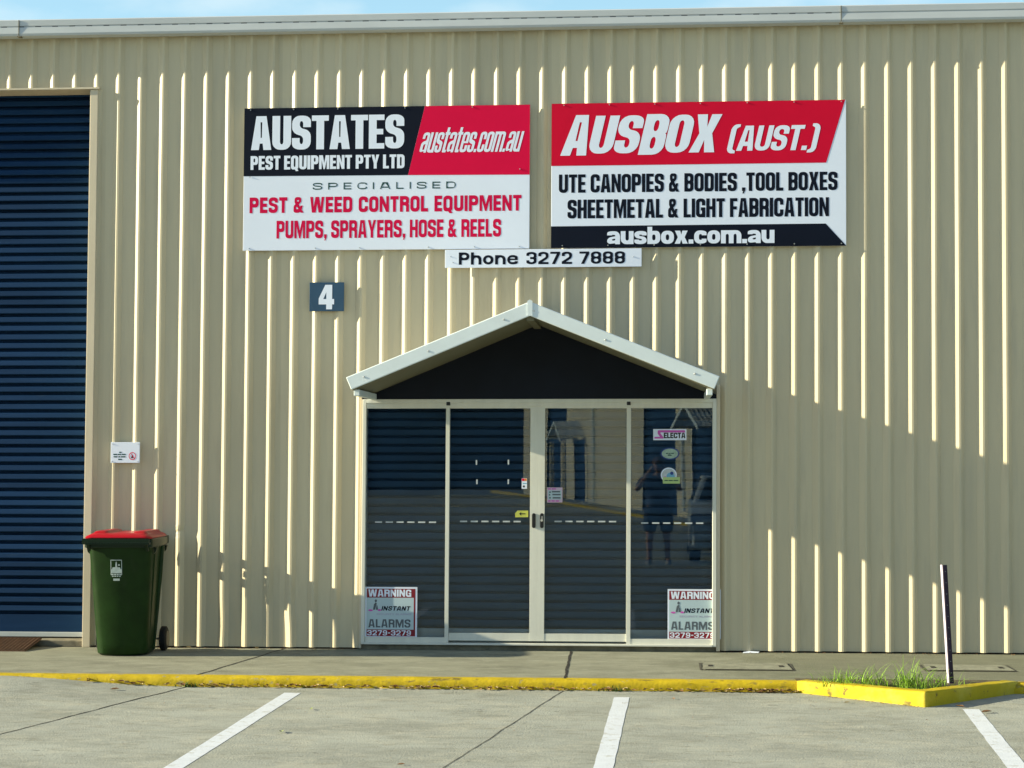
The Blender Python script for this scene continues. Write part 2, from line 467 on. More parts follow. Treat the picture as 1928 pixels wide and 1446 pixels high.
# ------------------------------------------------------------------ block lettering
def glyph(c, s, b, R=.42, r=.16):
    """loops of (x, y, corner radius); letter body 1 wide x 1 high; s = stem in x, b = bar in y"""
    xh = .76
    def ring(x0, y0, x1, y1, q):
        return [(x0, y0, q), (x1, y0, q), (x1, y1, q), (x0, y1, q)]
    o = .5
    if c == 'A': return 1.08, [[(0,0),(.27,1),(.81,1),(1.08,0),(1.08-s*1.02,0),(1.08-s*1.02-.045,.19),(s*1.02+.045,.19),(s*1.02,0)], [(s*1.02+.09,.36),(1.08-s*1.02-.09,.36),(.585,.82),(.495,.82)]]
    if c == 'B': return 1, [[(0,0),(1,0,R),(1,.50,.16),(.93,.52),(1,.55,.16),(1,1,R),(0,1)], ring(s,b,1-s,.5-b*.42,r), ring(s,.5+b*.52,1-s,1-b,r)]
    if c == 'C': return 1, [[(1,.63),(1-s,.63),(1-s,1-b,r),(s,1-b,r),(s,b,r),(1-s,b,r),(1-s,.38),(1,.38),(1,0,R),(0,0,R),(0,1,R),(1,1,R)]]
    if c == 'D': return 1, [[(0,0),(1,0,R),(1,1,R),(0,1)], ring(s,b,1-s,1-b,r)]
    if c == 'E': return .82, [[(0,0),(.82,0),(.82,b),(s,b),(s,.5-b*.5),(.76,.5-b*.5),(.76,.5+b*.5),(s,.5+b*.5),(s,1-b),(.82,1-b),(.82,1),(0,1)]]
    if c == 'F': return .80, [[(0,0),(s,0),(s,.5-b*.6),(.74,.5-b*.6),(.74,.5+b*.4),(s,.5+b*.4),(s,1-b),(.80,1-b),(.80,1),(0,1)]]
    if c == 'G': return 1, [[(1,.63),(1-s,.63),(1-s,1-b,r),(s,1-b,r),(s,b,r),(1-s,b,r),(1-s,.36),(.52,.36),(.52,.36+b),(1,.36+b),(1,0),(0,0,R),(0,1,R),(1,1,R)]]
    if c == 'H': return 1, [[(0,0),(s,0),(s,.5-b*.5),(1-s,.5-b*.5),(1-s,0),(1,0),(1,1),(1-s,1),(1-s,.5+b*.5),(s,.5+b*.5),(s,1),(0,1)]]
    if c == 'I': return s, [[(0,0),(s,0),(s,1),(0,1)]]
    if c == 'K': return 1.06, [[(0,0),(s,0),(s,.36),(1.06-s*1.15,0),(1.06,0),(.70,.54),(1.04,1),(1.04-s*1.15,1),(s,.62),(s,1),(0,1)]]
    if c == 'L': return .78, [[(0,0),(.78,0),(.78,b),(s,b),(s,1),(0,1)]]
    if c == 'M': return 1.36, [[(0,0),(s*.86,0),(s*.86,.66),(.59,0),(.77,0),(1.36-s*.86,.66),(1.36-s*.86,0),(1.36,0),(1.36,1),(1.36-s*1.25,1),(.68,.44),(s*1.25,1),(0,1)]]
    if c == 'N': return 1.02, [[(0,0),(s*.92,0),(s*.92,.54),(1.02-s*.92,0),(1.02,0),(1.02,1),(1.02-s*.92,1),(1.02-s*.92,.46),(s*.92,1),(0,1)]]
    if c in 'O0': return 1, [ring(0,0,1,1,R), ring(s,b,1-s,1-b,r)]
    if c == 'P': return 1, [[(0,0),(s,0),(s,.36),(1,.36,R),(1,1,R),(0,1)], ring(s,.36+b,1-s,1-b,r)]
    if c == 'Q': return 1.02, [[(0,0,R),(.52,0),(.70,-.13),(1.02,-.10),(.86,.03),(1,.12,.1),(1,1,R),(0,1,R)], ring(s,b,1-s,1-b,r)]
    if c == 'R': return 1, [[(0,0),(s,0),(s,.40),(1-s,.40,r),(1-s,0),(1,0),(1,.46,.12),(.93,.50),(1,.56,.12),(1,1,R),(0,1)], ring(s,.40+b,1-s,1-b,r)]
    if c == 'S': return 1, [[(1-s,.66),(1,.66),(1,1,R),(0,1,R),(0,.49,R*.7),(1-s,.39,r),(1-s,b,r),(s,b,r),(s,.34),(0,.34),(0,0,R),(1,0,R),(1,.55,R*.7),(s,.64,r),(s,1-b,r),(1-s,1-b,r)]]
    if c == 'T': return .90, [[(.45-s/2,0),(.45+s/2,0),(.45+s/2,1-b),(.90,1-b),(.90,1),(0,1),(0,1-b),(.45-s/2,1-b)]]
    if c == 'U': return 1, [[(0,1),(0,0,R),(1,0,R),(1,1),(1-s,1),(1-s,b,r),(s,b,r),(s,1)]]
    if c == 'W': return 1.55, [[(.20,0),(.62,0),(.775,.55),(.93,0),(1.35,0),(1.55,1),(1.55-s*.95,1),(1.16,.36),(.97,1),(.58,1),(.39,.36),(s*.95,1),(0,1)]]
    if c == 'X': return 1.06, [[(0,0),(s*1.05,0),(.53,.33),(1.06-s*1.05,0),(1.06,0),(.53+s*.66,.5),(1.04,1),(1.04-s*1.05,1),(.53,.67),(.02+s*1.05,1),(.02,1),(.53-s*.66,.5)]]
    if c == 'Y': return 1.04, [[(.52-s/2,0),(.52+s/2,0),(.52+s/2,.38),(1.04,1),(1.04-s,1),(.52,.60),(s,1),(0,1),(.52-s/2,.38)]]
    if c == '&': return 1.12, [[(0,0,.25),(.60,0,.14),(.72,.07),(.78,0),(1.12,0),(.90,.21),(1.02,.46),(.76,.46),(.71,.37),(.58,.53),(.84,.70,.1),(.84,1,.28),(.10,1,.28),(.10,.66,.1),(.20,.55),(0,.44,.14)],
        [(.10+s*.8,.72,.05),(.84-s*.8,.72,.05),(.84-s*.8,1-b*.9,.05),(.10+s*.8,1-b*.9,.05)], [(s*.85,b,.08),(.54,b+.03,.04),(.36,.40,.04),(s*.85,.34,.06)]]
    if c == '(': return .55, [[(.55,1.06),(.18,1.06,.2),(0,.9,.1),(0,.04,.1),(.18,-.10,.2),(.55,-.10),(.55,.0),(s,.06,.08),(s,.90,.08),(.55,.96)]]
    if c == ')': return .55, [[(0,1.06),(.37,1.06,.2),(.55,.9,.1),(.55,.04,.1),(.37,-.10,.2),(0,-.10),(0,0),(.55-s,.06,.08),(.55-s,.90,.08),(0,.96)]]
    if c == '.': return s, [[(0,0),(s,0),(s,b*1.15),(0,b*1.15)]]
    if c == ',': return s, [[(0,0),(s*.35,0),(s*.1,-.13),(s*.5,-.13),(s,.04),(s,b*1.15),(0,b*1.15)]]
    if c == '-': return .5, [[(0,.40),(.5,.40),(.5,.40+b),(0,.40+b)]]
    if c == 'a': return 1, [[(1-s,0),(1,0),(1,xh,R),(0,xh,R),(0,.52),(s,.52),(s,xh-b,r),(1-s,xh-b,r),(1-s,.46),(0,.38,R*.7),(0,0,R),(1-s,.06,.1)], [(s,b,r),(1-s,b,r),(1-s,.33,.04),(s,.29,.08)]]
    if c == 'b': return 1, [[(0,0),(1,0,R),(1,xh,R),(s,xh),(s,1),(0,1)], ring(s,b,1-s,xh-b,r)]
    if c == 'c': return .96, [[(.96,.48),(.96-s,.48),(.96-s,xh-b,r),(s,xh-b,r),(s,b,r),(.96-s,b,r),(.96-s,.28),(.96,.28),(.96,0,R),(0,0,R),(0,xh,R),(.96,xh,R)]]
    if c == 'e': return 1, [[(0,0,R),(1,0,R),(1,.26),(1-s,.26),(1-s,b,r),(s,b,r),(s,.34),(1,.34),(1,xh,R),(0,xh,R)], [(s,.34+b*.7),(1-s,.34+b*.7),(1-s,xh-b,r),(s,xh-b,r)]]
    if c == 'h': return 1, [[(0,0),(s,0),(s,xh-b,r),(1-s,xh-b,r),(1-s,0),(1,0),(1,xh,R),(s,xh),(s,1),(0,1)]]
    if c == 'm': return 1.58, [[(0,0),(s,0),(s,xh-b,r),(.79-s/2,xh-b,r),(.79-s/2,0),(.79+s/2,0),(.79+s/2,xh-b,r),(1.58-s,xh-b,r),(1.58-s,0),(1.58,0),(1.58,xh,R),(0,xh)]]
    if c == 'n': return 1, [[(0,0),(s,0),(s,xh-b,r),(1-s,xh-b,r),(1-s,0),(1,0),(1,xh,R),(0,xh)]]
    if c == 'o': return 1, [ring(0,0,1,xh,R), ring(s,b,1-s,xh-b,r)]
    if c == 's': return .96, [[(.96-s,.50),(.96,.50),(.96,xh,R),(0,xh,R),(0,.37,R*.6),(.96-s,.29,.08),(.96-s,b,.1),(s,b,.1),(s,.26),(0,.26),(0,0,R),(.96,0,R),(.96,.40,R*.6),(s,.48,.08),(s,xh-b,.1),(.96-s,xh-b,.1)]]
    if c == 't': return .72, [[(.14,0,.16),(.70,0),(.70,b),(.14+s,b,.05),(.14+s,xh-b),(.72,xh-b),(.72,xh),(.14+s,xh),(.14+s,.94),(.14,.94),(.14,xh),(0,xh),(0,xh-b),(.14,xh-b)]]
    if c == 'u': return 1, [[(0,xh),(0,0,R),(1,0),(1,xh),(1-s,xh),(1-s,b,r),(s,b,r),(s,xh)]]
    if c == 'x': return 1.02, [[(0,0),(s*1.1,0),(.51,.24),(1.02-s*1.1,0),(1.02,0),(.51+s*.72,xh/2),(1.0,xh),(1.0-s*1.1,xh),(.51,.53),(.02+s*1.1,xh),(.02,xh),(.51-s*.72,xh/2)]]
    if c == '2': return 1, [[(0,0),(1,0),(1,b),(s+.12,b),(1,.50,.18),(1,1,R),(0,1,R),(0,.64),(s,.64),(s,1-b,r),(1-s,1-b,r),(1-s,.58,.06),(0,.20,.05)]]
    if c == '3': return 1, [[(0,0,R),(1,0,R),(1,.50,.14),(.92,.52),(1,.55,.14),(1,1,R),(0,1,R),(0,.68),(s,.68),(s,1-b,r),(1-s,1-b,r),(1-s,.5+b*.5,.1),(.36,.5+b*.5),(.36,.5-b*.5),(1-s,.5-b*.5,.1),(1-s,b,r),(s,b,r),(s,.32),(0,.32)]]
    if c == '4': return 1, [[(.49,0),(.87,0),(.87,.20),(1,.20),(1,.42),(.87,.42),(.87,1),(.42,1),(0,.44),(0,.20),(.49,.20)], [(.30,.42),(.49,.42),(.49,.70)]]
    if c == '7': return .96, [[(.16,0),(.16+s*1.12,0),(.96,1-b*1.1),(.96,1),(0,1),(0,1-b),(.96-s*1.15,1-b)]]
    if c == '8': return 1, [[(0,0,R),(1,0,R),(1,.50,.14),(.93,.52),(1,.55,.14),(1,1,R),(0,1,R),(0,.55,.14),(.07,.52),(0,.50,.14)], ring(s,b,1-s,.5-b*.42,r), ring(s,.5+b*.5,1-s,1-b,r)]
    if c == '9': return 1, [[(0,0,R),(1,0,R),(1,1,R),(0,1,R),(0,.38,R),(1-s,.38),(1-s,b,r),(s,b,r),(s,.27),(0,.27)], ring(s,.38+b,1-s,1-b,r)]
    return .5, []

def rounded(loop, asp):
    pts, n = [], len(loop)
    for i in range(n):
        p = Vector(loop[i][:2])
        r = loop[i][2] if len(loop[i]) > 2 else 0
        if r <= 0:
            pts.append(p)
            continue
        a, c = Vector(loop[i - 1][:2]), Vector(loop[(i + 1) % n][:2])
        def step(q):
            d = q - p
            L = d.length
            d = d / L
            t = r * (abs(d.x) + abs(d.y) * asp)
            return p + d * min(t, L * .49)
        A, C = step(a), step(c)
        for k in range(6):
            t = k / 5
            w = 0.75
            den = (1 - t) ** 2 + 2 * w * t * (1 - t) + t * t
            pts.append(((1 - t) ** 2 * A + 2 * w * t * (1 - t) * p + t * t * C) / den)
    return pts

def lettering(text, x0, x1, z0, h, y, m, parent, s=.36, b=.17, gap=.13, space=.42, shear=0.0, tall='', name='lettering', tilt=0.0, lean=True, R=.42, r=.16):
    """a line of flat vinyl letters facing -Y between x0 and x1, baseline z0, capital height h"""
    w, items = 0.0, []
    for c in text:
        if c == ' ':
            w += space
            continue
        a, loops = glyph(c, s, b, R, r)
        items.append((c, w, loops))
        w += a + gap
    w -= gap
    sx = (x1 - x0 - shear * h) / w
    asp = sx / h
    mb = MB()
    for c, ox, loops in items:
        k = 1.07 if c in tall else 1.0
        L = [[((q.x + ox) * sx + shear * q.y * h * k, q.y * h * k - (h * .045 if c in tall else 0)) for q in rounded(lp, asp)] for lp in loops]
        vl = [[Vector((q[0], q[1], 0)) for q in lp] for lp in L]
        flat = [q for lp in L for q in lp]
        tris = tessellate_polygon(vl)
        vs = [(x0 + q[0], y, z0 + q[1] + tilt * q[0]) for q in flat]
        fs = []
        for t in tris:
            p, q, r_ = (flat[i] for i in t)
            ar = (q[0] - p[0]) * (r_[1] - p[1]) - (q[1] - p[1]) * (r_[0] - p[0])
            if abs(ar) < 1e-12:
                continue
            fs.append(tuple(t) if ar > 0 else (t[0], t[2], t[1]))
        mb.add(vs, fs)
    return mb.build(name, m, parent, lean=lean, fix=False)

def plate(poly, y, m, parent, name, th=0.0012, lean=True):
    return MB().prism_y(poly, y - th, y).build(name, m, parent, lean=lean)

def rect(x0, x1, z0, z1):
    return [(x0, z0), (x1, z0), (x1, z1), (x0, z1)]

def ellipse(cx, cz, a, b, n=28, t0=0, t1=2 * math.pi):
    return [(cx + a * math.cos(t0 + (t1 - t0) * i / n), cz + b * math.sin(t0 + (t1 - t0) * i / n)) for i in range(n)]

# ------------------------------------------------------------------ ground
def sstep(a, b, x):
    t = max(0, min(1, (x - a) / (b - a)))
    return t * t * (3 - 2 * t)

def path_z(y):
    return 0.01 * y

def park_z(x, y):
    pts = [(60, .2), (-1.8, -.088), (-5.4, -.178), (-8, -.20), (-12, -.13), (-16, -.10), (-30, 0.03), (-57, .26), (-400, .3)]
    for (ya, za), (yb, zb) in zip(pts, pts[1:]):
        if yb <= y <= ya:
            t = (ya - y) / (ya - yb)
            z = za + (zb - za) * t
            break
    ramp = (1 - sstep(-.35, 1.15, x)) * sstep(-3.6, -1.9, y) * .066
    return z + ramp

xs = [-80, -40, -20, -10, -5, -3] + [-2 + .15 * i for i in range(24)] + [1.6 + .4 * i for i in range(20)] + [10, 14, 20, 40, 80]
ys = [-62, -57, -45, -30, -20, -16, -12, -8] + [-7 + .4 * i for i in range(8)] + [-3.8 + .15 * i for i in range(14)]
park = MB().sheet([[(x, y, park_z(x, y)) for x in xs] for y in ys]).build('car_park', 'concrete', smooth=True)
struct(park)
path = MB().sheet([[(x, y, path_z(y)) for x in (-80, -20, -4, 0, 4, 8, 20, 80)] for y in (-1.86, -1.2, -.6, 0.02, .4)])
path.box(-80, 80, .4, .5, -.3, .004)
struct(path.build('footpath', 'path'))
struct(MB().sheet([[(x, y, -.75 if y > -70 else .2) for x in (-2500, -300, 300, 2500)] for y in (-2500, -62.5, -62, 300, 2500)]).build('ground', 'asphalt'))

# kerb: a worn rolled edge in yellow paint
def kerb_strip(path_pts, m, name, h_of, jitter, step=.05, top_w=.125):
    """path_pts: front edge of the kerb from left to right; the top runs back from it"""
    rows = [[] for _ in range(7)]
    for (ax, ay), (bx, by) in zip(path_pts, path_pts[1:]):
        L = math.hypot(bx - ax, by - ay)
        n = max(1, int(L / step))
        nx, ny = -(by - ay) / L, (bx - ax) / L
        for i in range(n + (1 if (bx, by) == path_pts[-1] else 0)):
            t = i / n
            x, y = ax + (bx - ax) * t, ay + (by - ay) * t
            zt = path_z(y) if jitter > .003 else -.004
            zb = park_z(x, y) - .03
            h = h_of(x)
            for k, (d, z) in enumerate([(top_w, zt + .002), (.045, zt + .004), (.018, zt - .004), (.005, zt - .016), (0, zt - .03), (-.004, (zt + zb) / 2), (-.006, zb)]):
                q = noise.noise_vector(Vector((x * 9, y * 9 + k * 3.1, k * 1.7))) * jitter + noise.noise_vector(Vector((x * 31, y * 31, k * 2.3))) * jitter * .6
                f = 0.25 if k == 0 else 1
                rows[k].append((x + nx * d + q.x * f, y + ny * d + q.y * f, z + q.z * f * .7))
    return MB().sheet(rows).build(name, m, smooth=True, angle=60)
kerb = kerb_strip([(-40, -1.985), (-2, -1.985), (5.66, -1.985)], 'kerb', 'kerb', None if False else (lambda x: 0), .007, .045)
struct(kerb)
kerb2 = kerb_strip([(7.02, -1.95), (40, -1.95)], 'kerb', 'kerb', lambda x: 0, .006, .06)
struct(kerb2)

# raised yellow kerb nose around the grass
NOSE = [(5.60, -1.99), (6.427, -2.64), (7.20, -1.90)]
def nose_kerb():
    w = .13
    outer = NOSE
    def off(a, b, d):
        L = math.hypot(b[0] - a[0], b[1] - a[1])
        return (-(b[1] - a[1]) / L * d, (b[0] - a[0]) / L * d)
    o1, o2 = off(outer[0], outer[1], w), off(outer[1], outer[2], w)
    # inner corner: intersection of the two offset lines
    a1 = Vector((outer[0][0] + o1[0], outer[0][1] + o1[1])); d1 = Vector((outer[1][0] - outer[0][0], outer[1][1] - outer[0][1]))
    a2 = Vector((outer[1][0] + o2[0], outer[1][1] + o2[1])); d2 = Vector((outer[2][0] - outer[1][0], outer[2][1] - outer[1][1]))
    t = ((a2 - a1).x * d2.y - (a2 - a1).y * d2.x) / (d1.x * d2.y - d1.y * d2.x)
    inner = [tuple(a1), tuple(a1 + d1 * t), tuple(a2 + d2)]
    poly = outer + [inner[2], inner[1], inner[0]]
    vb = [(x, y, park_z(x, y) - .04) for x, y in poly]
    vt = [(x, y, -.006 if i != 1 and i != 4 else -.004) for i, (x, y) in enumerate(poly)]
    n = 6
    fs = [(0, 1, 4, 5), (1, 2, 3, 4), (n + 0, n + 1, n + 4, n + 5), (n + 1, n + 2, n + 3, n + 4)]
    fs += [(i, (i + 1) % 6, (i + 1) % 6 + n, i + n) for i in range(6)]
    mb = MB().add(vb + vt, fs)
    o = mb.build('kerb', 'kerb_nose')
    bm = bmesh.new()
    bm.from_mesh(o.data)
    bmesh.ops.remove_doubles(bm, verts=bm.verts, dist=1e-5)
    sharp = [e for e in bm.edges if len(e.link_faces) == 2 and e.calc_face_angle() > .6]
    bmesh.ops.bevel(bm, geom=sharp, offset=.020, segments=3, affect='EDGES', profile=.6)
    bmesh.ops.subdivide_edges(bm, edges=[e for e in bm.edges if e.calc_length() > .15], cuts=22, use_grid_fill=True)
    for v in bm.verts:
        q = noise.noise_vector(v.co * 7) * .005 + noise.noise_vector(v.co * 24) * .004
        v.co += Vector((q.x, q.y, q.z * .6))
    bm.to_mesh(o.data)
    bm.free()
    for f in o.data.polygons:
        f.use_smooth = True
    return o, inner
nk, NI = nose_kerb()
struct(nk)
struct(MB().add([(5.62, -1.98, -.022), (NI[1][0], NI[1][1], -.03), (7.12, -1.92, -.022), (7.1, -1.80, -.012), (5.6, -1.80, -.012)], [(0, 1, 2, 3, 4)]).build('soil', 'soil'))

# slab joints and painted bays
def ribbon(pts, w0, w1, zf, name, m, wig=0.0, n=40, lift=.002):
    rows = [[], []]
    for (a, b) in zip(pts, pts[1:]):
        for i in range(n + 1):
            t = i / n
            x, y = a[0] + (b[0] - a[0]) * t, a[1] + (b[1] - a[1]) * t
            L = math.hypot(b[0] - a[0], b[1] - a[1])
            nx, ny = -(b[1] - a[1]) / L, (b[0] - a[0]) / L
            o = noise.noise(Vector((x * 4, y * 4, 3))) * wig + noise.noise(Vector((x * 19, y * 19, 7))) * wig * .5
            w = (w0 + (w1 - w0) * t) * (1 + (noise.noise(Vector((x * 9, y * 9, 1))) * .5 if wig > .005 else 0))
            for k, sg in enumerate((-1, 1)):
                px, py = x + nx * (o + sg * w / 2), y + ny * (o + sg * w / 2)
                rows[k].append((px, py, zf(px, py) + lift))
    return MB().sheet(rows).build(name, m)
struct(ribbon([(1.50, -.02), (1.214, -1.90)], .012, .016, lambda x, y: path_z(y), 'slab_joint', 'joint', .010))
struct(ribbon([(1.16, -2.02), (.522, -4.16), (-.5, -7.6)], .014, .010, park_z, 'slab_joint', 'joint', .012))
struct(ribbon([(3.895, -.05), (3.939, -1.90)], .020, .020, lambda x, y: path_z(y), 'slab_joint', 'joint', .008))
struct(ribbon([(3.93, -2.03), (3.414, -5.11), (3.0, -7.6)], .007, .006, park_z, 'slab_joint', 'joint', .010))
struct(ribbon([(-20, -.012), (2.13, -.012)], .03, .03, lambda x, y: path_z(y), 'slab_joint', 'joint', .008, lift=.003))
struct(ribbon([(5.1, -.012), (20, -.012)], .03, .03, lambda x, y: path_z(y), 'slab_joint', 'joint', .008, lift=.003))
def bay_line(a, b, wa, wb):
    return struct(ribbon([a, b], wa, wb, park_z, 'parking_line', 'line', .004, lift=.0018))
bay_line((2.0015, -2.26), (1.82, -7.2), .120, .105)
bay_line((4.3595, -2.312), (4.27, -7.2), .109, .115)
bay_line((6.7215, -2.70), (6.62, -5.2), .110, .118)
bay_line((-.36, -3.3), (-.6, -7.2), .115, .110)
bay_line((9.0, -2.3), (8.9, -7.2), .115, .110)

# ------------------------------------------------------------------ the shed
shed = empty('warehouse', (3.0, 0.0, 0.0), 'cream ribbed steel warehouse with a blue roller door and a gabled glass entrance', 'building')
P_ = 0.1905
PROFILE = [(-.0325, 0), (.0125, -.030), (.0285, -.030), (.0585, 0)]
DOOR_U = (2.165, 5.075)
DOOR_Z = 2.09
ROLL_U = (-4.3, -0.165)
ROLL_Z = 4.735
def rib_warp(k, z):
    """height factor and sideways shift of a knocked-about rib"""
    hf, du = 1.0, 0.0
    if k == 7:
        hf = 1 - .55 * (1 - sstep(.30, .56, z))
    if k == 6:
        du = .006 * (1 - sstep(.1, .7, z))
    if k == 5:
        du = .006 * math.exp(-((z - .22) / .16) ** 2)
        hf = 1 - .25 * math.exp(-((z - .15) / .2) ** 2)
    if k == 8:
        du = .010 * (1 - sstep(.05, .35, z)) - .005 * math.exp(-((z - .35) / .12) ** 2)
    if k == 3:
        du = -.007 * math.exp(-((z - .975) / .035) ** 2)
        hf = 1 - .35 * math.exp(-((z - .975) / .03) ** 2)
    if k == 10:
        hf = 1 - .35 * (1 - sstep(.2, .5, z))
    return hf, du
cols = []
for k in range(-60, 75):
    for j, (du, dy) in enumerate(PROFILE):
        cols.append((k * P_ + du, dy, k))
bounds = sorted(set([DOOR_U[0], DOOR_U[1], ROLL_U[0], ROLL_U[1]]))
def prof_y(u):
    k = math.floor((u + .0325) / P_)
    d = u - k * P_
    for (a, ya), (b, yb) in zip(PROFILE, PROFILE[1:]):
        if a <= d <= b:
            return ya + (yb - ya) * (d - a) / (b - a), k
    return 0.0, k
for b in bounds:
    y, k = prof_y(b)
    cols.append((b, y, k))
cols.sort()
zlow = [.012, .06, .12, .18, .24, .30, .36, .42, .48, .54, .62, .75, .85, .92, .95, .975, 1.0, 1.03, 1.1, 1.3, DOOR_Z, ROLL_Z, 5.30]
wall = MB()
def wpt(c, z):
    u, y, k = c
    hf, du = rib_warp(k, z)
    wob = noise.noise(Vector((u * 1.1, z * .7, 5))) * .0016
    return (u + (du if y < 0 or abs(du) > 0 else 0), y * hf + wob, z)
for a, b in zip(cols, cols[1:]):
    mid = (a[0] + b[0]) / 2
    z0 = .012
    if DOOR_U[0] < mid < DOOR_U[1]:
        z0 = DOOR_Z
    elif ROLL_U[0] < mid < ROLL_U[1]:
        z0 = ROLL_Z
    busy = any(-1 <= c[2] <= 12 for c in (a, b))
    zz = [z for z in (zlow if busy else [.012, DOOR_Z, ROLL_Z, 5.30]) if z >= z0 - 1e-6]
    vs = []
    for z in zz:
        vs += [wpt(a, z), wpt(b, z)]
    wall.add(vs, [(2 * i, 2 * i + 1, 2 * i + 3, 2 * i + 2) for i in range(len(zz) - 1)])
wall.build('wall', 'cream', shed, lean=True, fix=False)
# hidden structure of the shed behind its skin: end walls, back, and floor edge
ub, ue = -60 * P_, 74 * P_
MB().box(ub, ub + .1, .02, 20, 0, 5.25).box(ue - .1, ue, .02, 20, 0, 5.25).box(ub + .1, ue - .1, 19.9, 20, 0, 6.6).build('wall', 'cream', shed, lean=True)
for xa, xb in ((ub + .1, -4.4), (-.13, 2.10), (5.14, ue - .1)):
    MB().box(xa, xb, .035, .3, -.2, .03).build('slab_edge', 'dark_gap', shed, lean=True)  # floor edge coloured near-black, standing in for the shade in the gap
MB().sheet([[(x, -.10, 5.30), (x, 20.2, 6.9)] for x in (ub - .1, ue + .1)]).build('roof', 'roof', shed)
# gutter: two-step fascia with a lip, a shadowed underside and lap joints
gp = [(-.055, 5.173), (-.134, 5.180), (-.142, 5.198), (-.137, 5.251), (-.128, 5.255), (-.128, 5.261), (-.136, 5.265), (-.138, 5.312), (-.128, 5.320), (-.06, 5.318)]
g = MB()
g.prism_x(gp, -12, 6.125)
g.prism_x([(y - .003, z - .001) for y, z in gp], 6.125, 15)
gut = g.build('gutter', 'gutter', shed)
for i in range(62):
    x = -1.25 + i * .148
    MB().box(x, x + .05, -.1305, -.124, 5.2545, 5.2615).build('slot', 'grey_ink', gut)
for x in (6.125, -.80):
    MB().box(x, x + .006, -.145, -.126, 5.184, 5.313).box(x - .01, x + .02, -.146, -.09, 5.169, 5.1785).build('lap_joint', 'slab', gut)
# roller door
rd = MB()
U0, U1 = -4.32, -.20
zz = []
z = .118
pz = [(0.0, .200), (.030, .203), (.0315, .224), (.052, .224), (.0535, .1995), (.0745, .1995)]
rows = []
rows.append((.105, .200)); rows.append((.252, .201))
z = .256
while z < 4.85:
    rows += [(z, .262), (z + .0235, .262), (z + .0255, .200), (z + .031, .196), (z + .066, .2015), (z + .0725, .212)]
    z += .0752
rd.sheet([[(U0, y, zq) for zq, y in rows], [(U1, y, zq) for zq, y in rows]])
rdo = rd.build('roller_door', 'blue_slat', shed, lean=True, fix=False)
MB().box(U0, U1, .185, .215, .063, .104).build('bottom_rail', 'pale_rail', rdo, lean=True, bevel=.004)
MB().prism_y([(-.225, .0), (-.157, .0), (-.157, 4.73), (-.225, 4.73)], -.045, .26).build('door_jamb', 'trim', shed, lean=True, bevel=.004)
MB().box(-4.36, -4.29, -.045, .26, 0, 4.73).build('door_jamb', 'trim', shed, lean=True, bevel=.004)
MB().box(-4.38, -.143, -.062, .20, 4.732, 4.747).box(-4.38, -.157, .02, .24, 4.7475, 5.0).build('lintel', 'trim', shed, lean=True)
MB().box(-4.3, -.226, -.005, .8, -.1, .052).build('door_step', 'slab', shed, lean=True, bevel=.008)
# flashing beside the glass entrance
MB().box(5.088, 5.118, -.058, .03, .01, 2.20).build('door_flashing', 'trim', shed, lean=True, bevel=.003)
MB().box(2.128, 2.146, -.05, .03, .01, 2.11).build('door_flashing', 'trim', shed, lean=True, bevel=.003)

# gabled porch, 1 m deep
XL, XR, XC = 2.172, 5.096, 3.622
EZ, AZ = 2.222, 2.813
TH = .113
sl = (AZ - EZ) / (XC - XL)
nl = math.atan(sl)
cut = TH * math.sin(nl) * .8
def band(side):
    s_ = -1 if side == 'l' else 1
    xe = XL if side == 'l' else XR
    c = [(xe, EZ), (xe - s_ * .042, EZ - TH * .86), (XC, AZ - TH), (XC, AZ)]
    return c if side == 'l' else c[::-1]
YF = -1.0
for sd_ in 'lr':
    c = band(sd_)
    fas = MB().prism_y(c, YF - .022, YF).build('fascia', 'white_steel', shed, lean=False, bevel=.006)
    # roof skin behind the fascia and soffit lining
    k = -1 if sd_ == 'l' else 1
    xe = XL if sd_ == 'l' else XR
    xi = xe - k * .02
    top = [(xi, EZ - .012), (XC, AZ - .012), (XC, AZ - .03), (xi, EZ - .03)]
    MB().prism_y(top, YF + .001, -.034).build('porch_roof', 'roof', shed)
    so = [(xe - k * .05, EZ - TH * .93 + .004), (XC, AZ - TH - .006 + .006), (XC, AZ - TH + .012), (xe - k * .05, EZ - TH * .93 + .022)]
    MB().prism_y(so, YF + .001, -.052).build('soffit', 'soffit', shed)
    xa, xb = sorted((xe - k * .055, xe - k * .10))
    MB().box(xa, xb, YF + .03, -.052, EZ - TH - .03, EZ - TH * .93 + .012).build('eave_beam', 'white_steel', shed, bevel=.004)
    bolts = [(.10, .5), (.86, .52)] if sd_ == 'l' else [(.13, .5), (.60, .60)]
    for t, q in bolts + [(.45 if sd_ == 'l' else .98, .55)]:
        bx = xe + (XC - xe) * t
        bz = EZ + (AZ - EZ) * t - TH * q
        MB().tube([(bx, YF - .0225, bz), (bx, YF - .0265, bz)], [.009, .006], 8).build('bolt', 'steel', fas)
MB().box(XC - .03, XC + .03, YF + .02, -.054, AZ - TH - .035, AZ - TH - .001).build('ridge_beam', 'soffit', shed)
MB().prism_y([(XC - .02, AZ - TH * 1.0), (XC + .02, AZ - TH * 1.0), (XC + .02, AZ + .004), (XC, AZ + .014), (XC - .02, AZ + .004)], YF - .027, YF - .0225).build('ridge_cap', 'white_steel', shed)
MB().prism_y([(2.136, 2.084), (5.096, 2.084), (5.096, 2.115), (3.618, 2.713), (2.136, 2.115)], -.05, -.036).build('gable_panel', 'navy_panel', shed, lean=True)

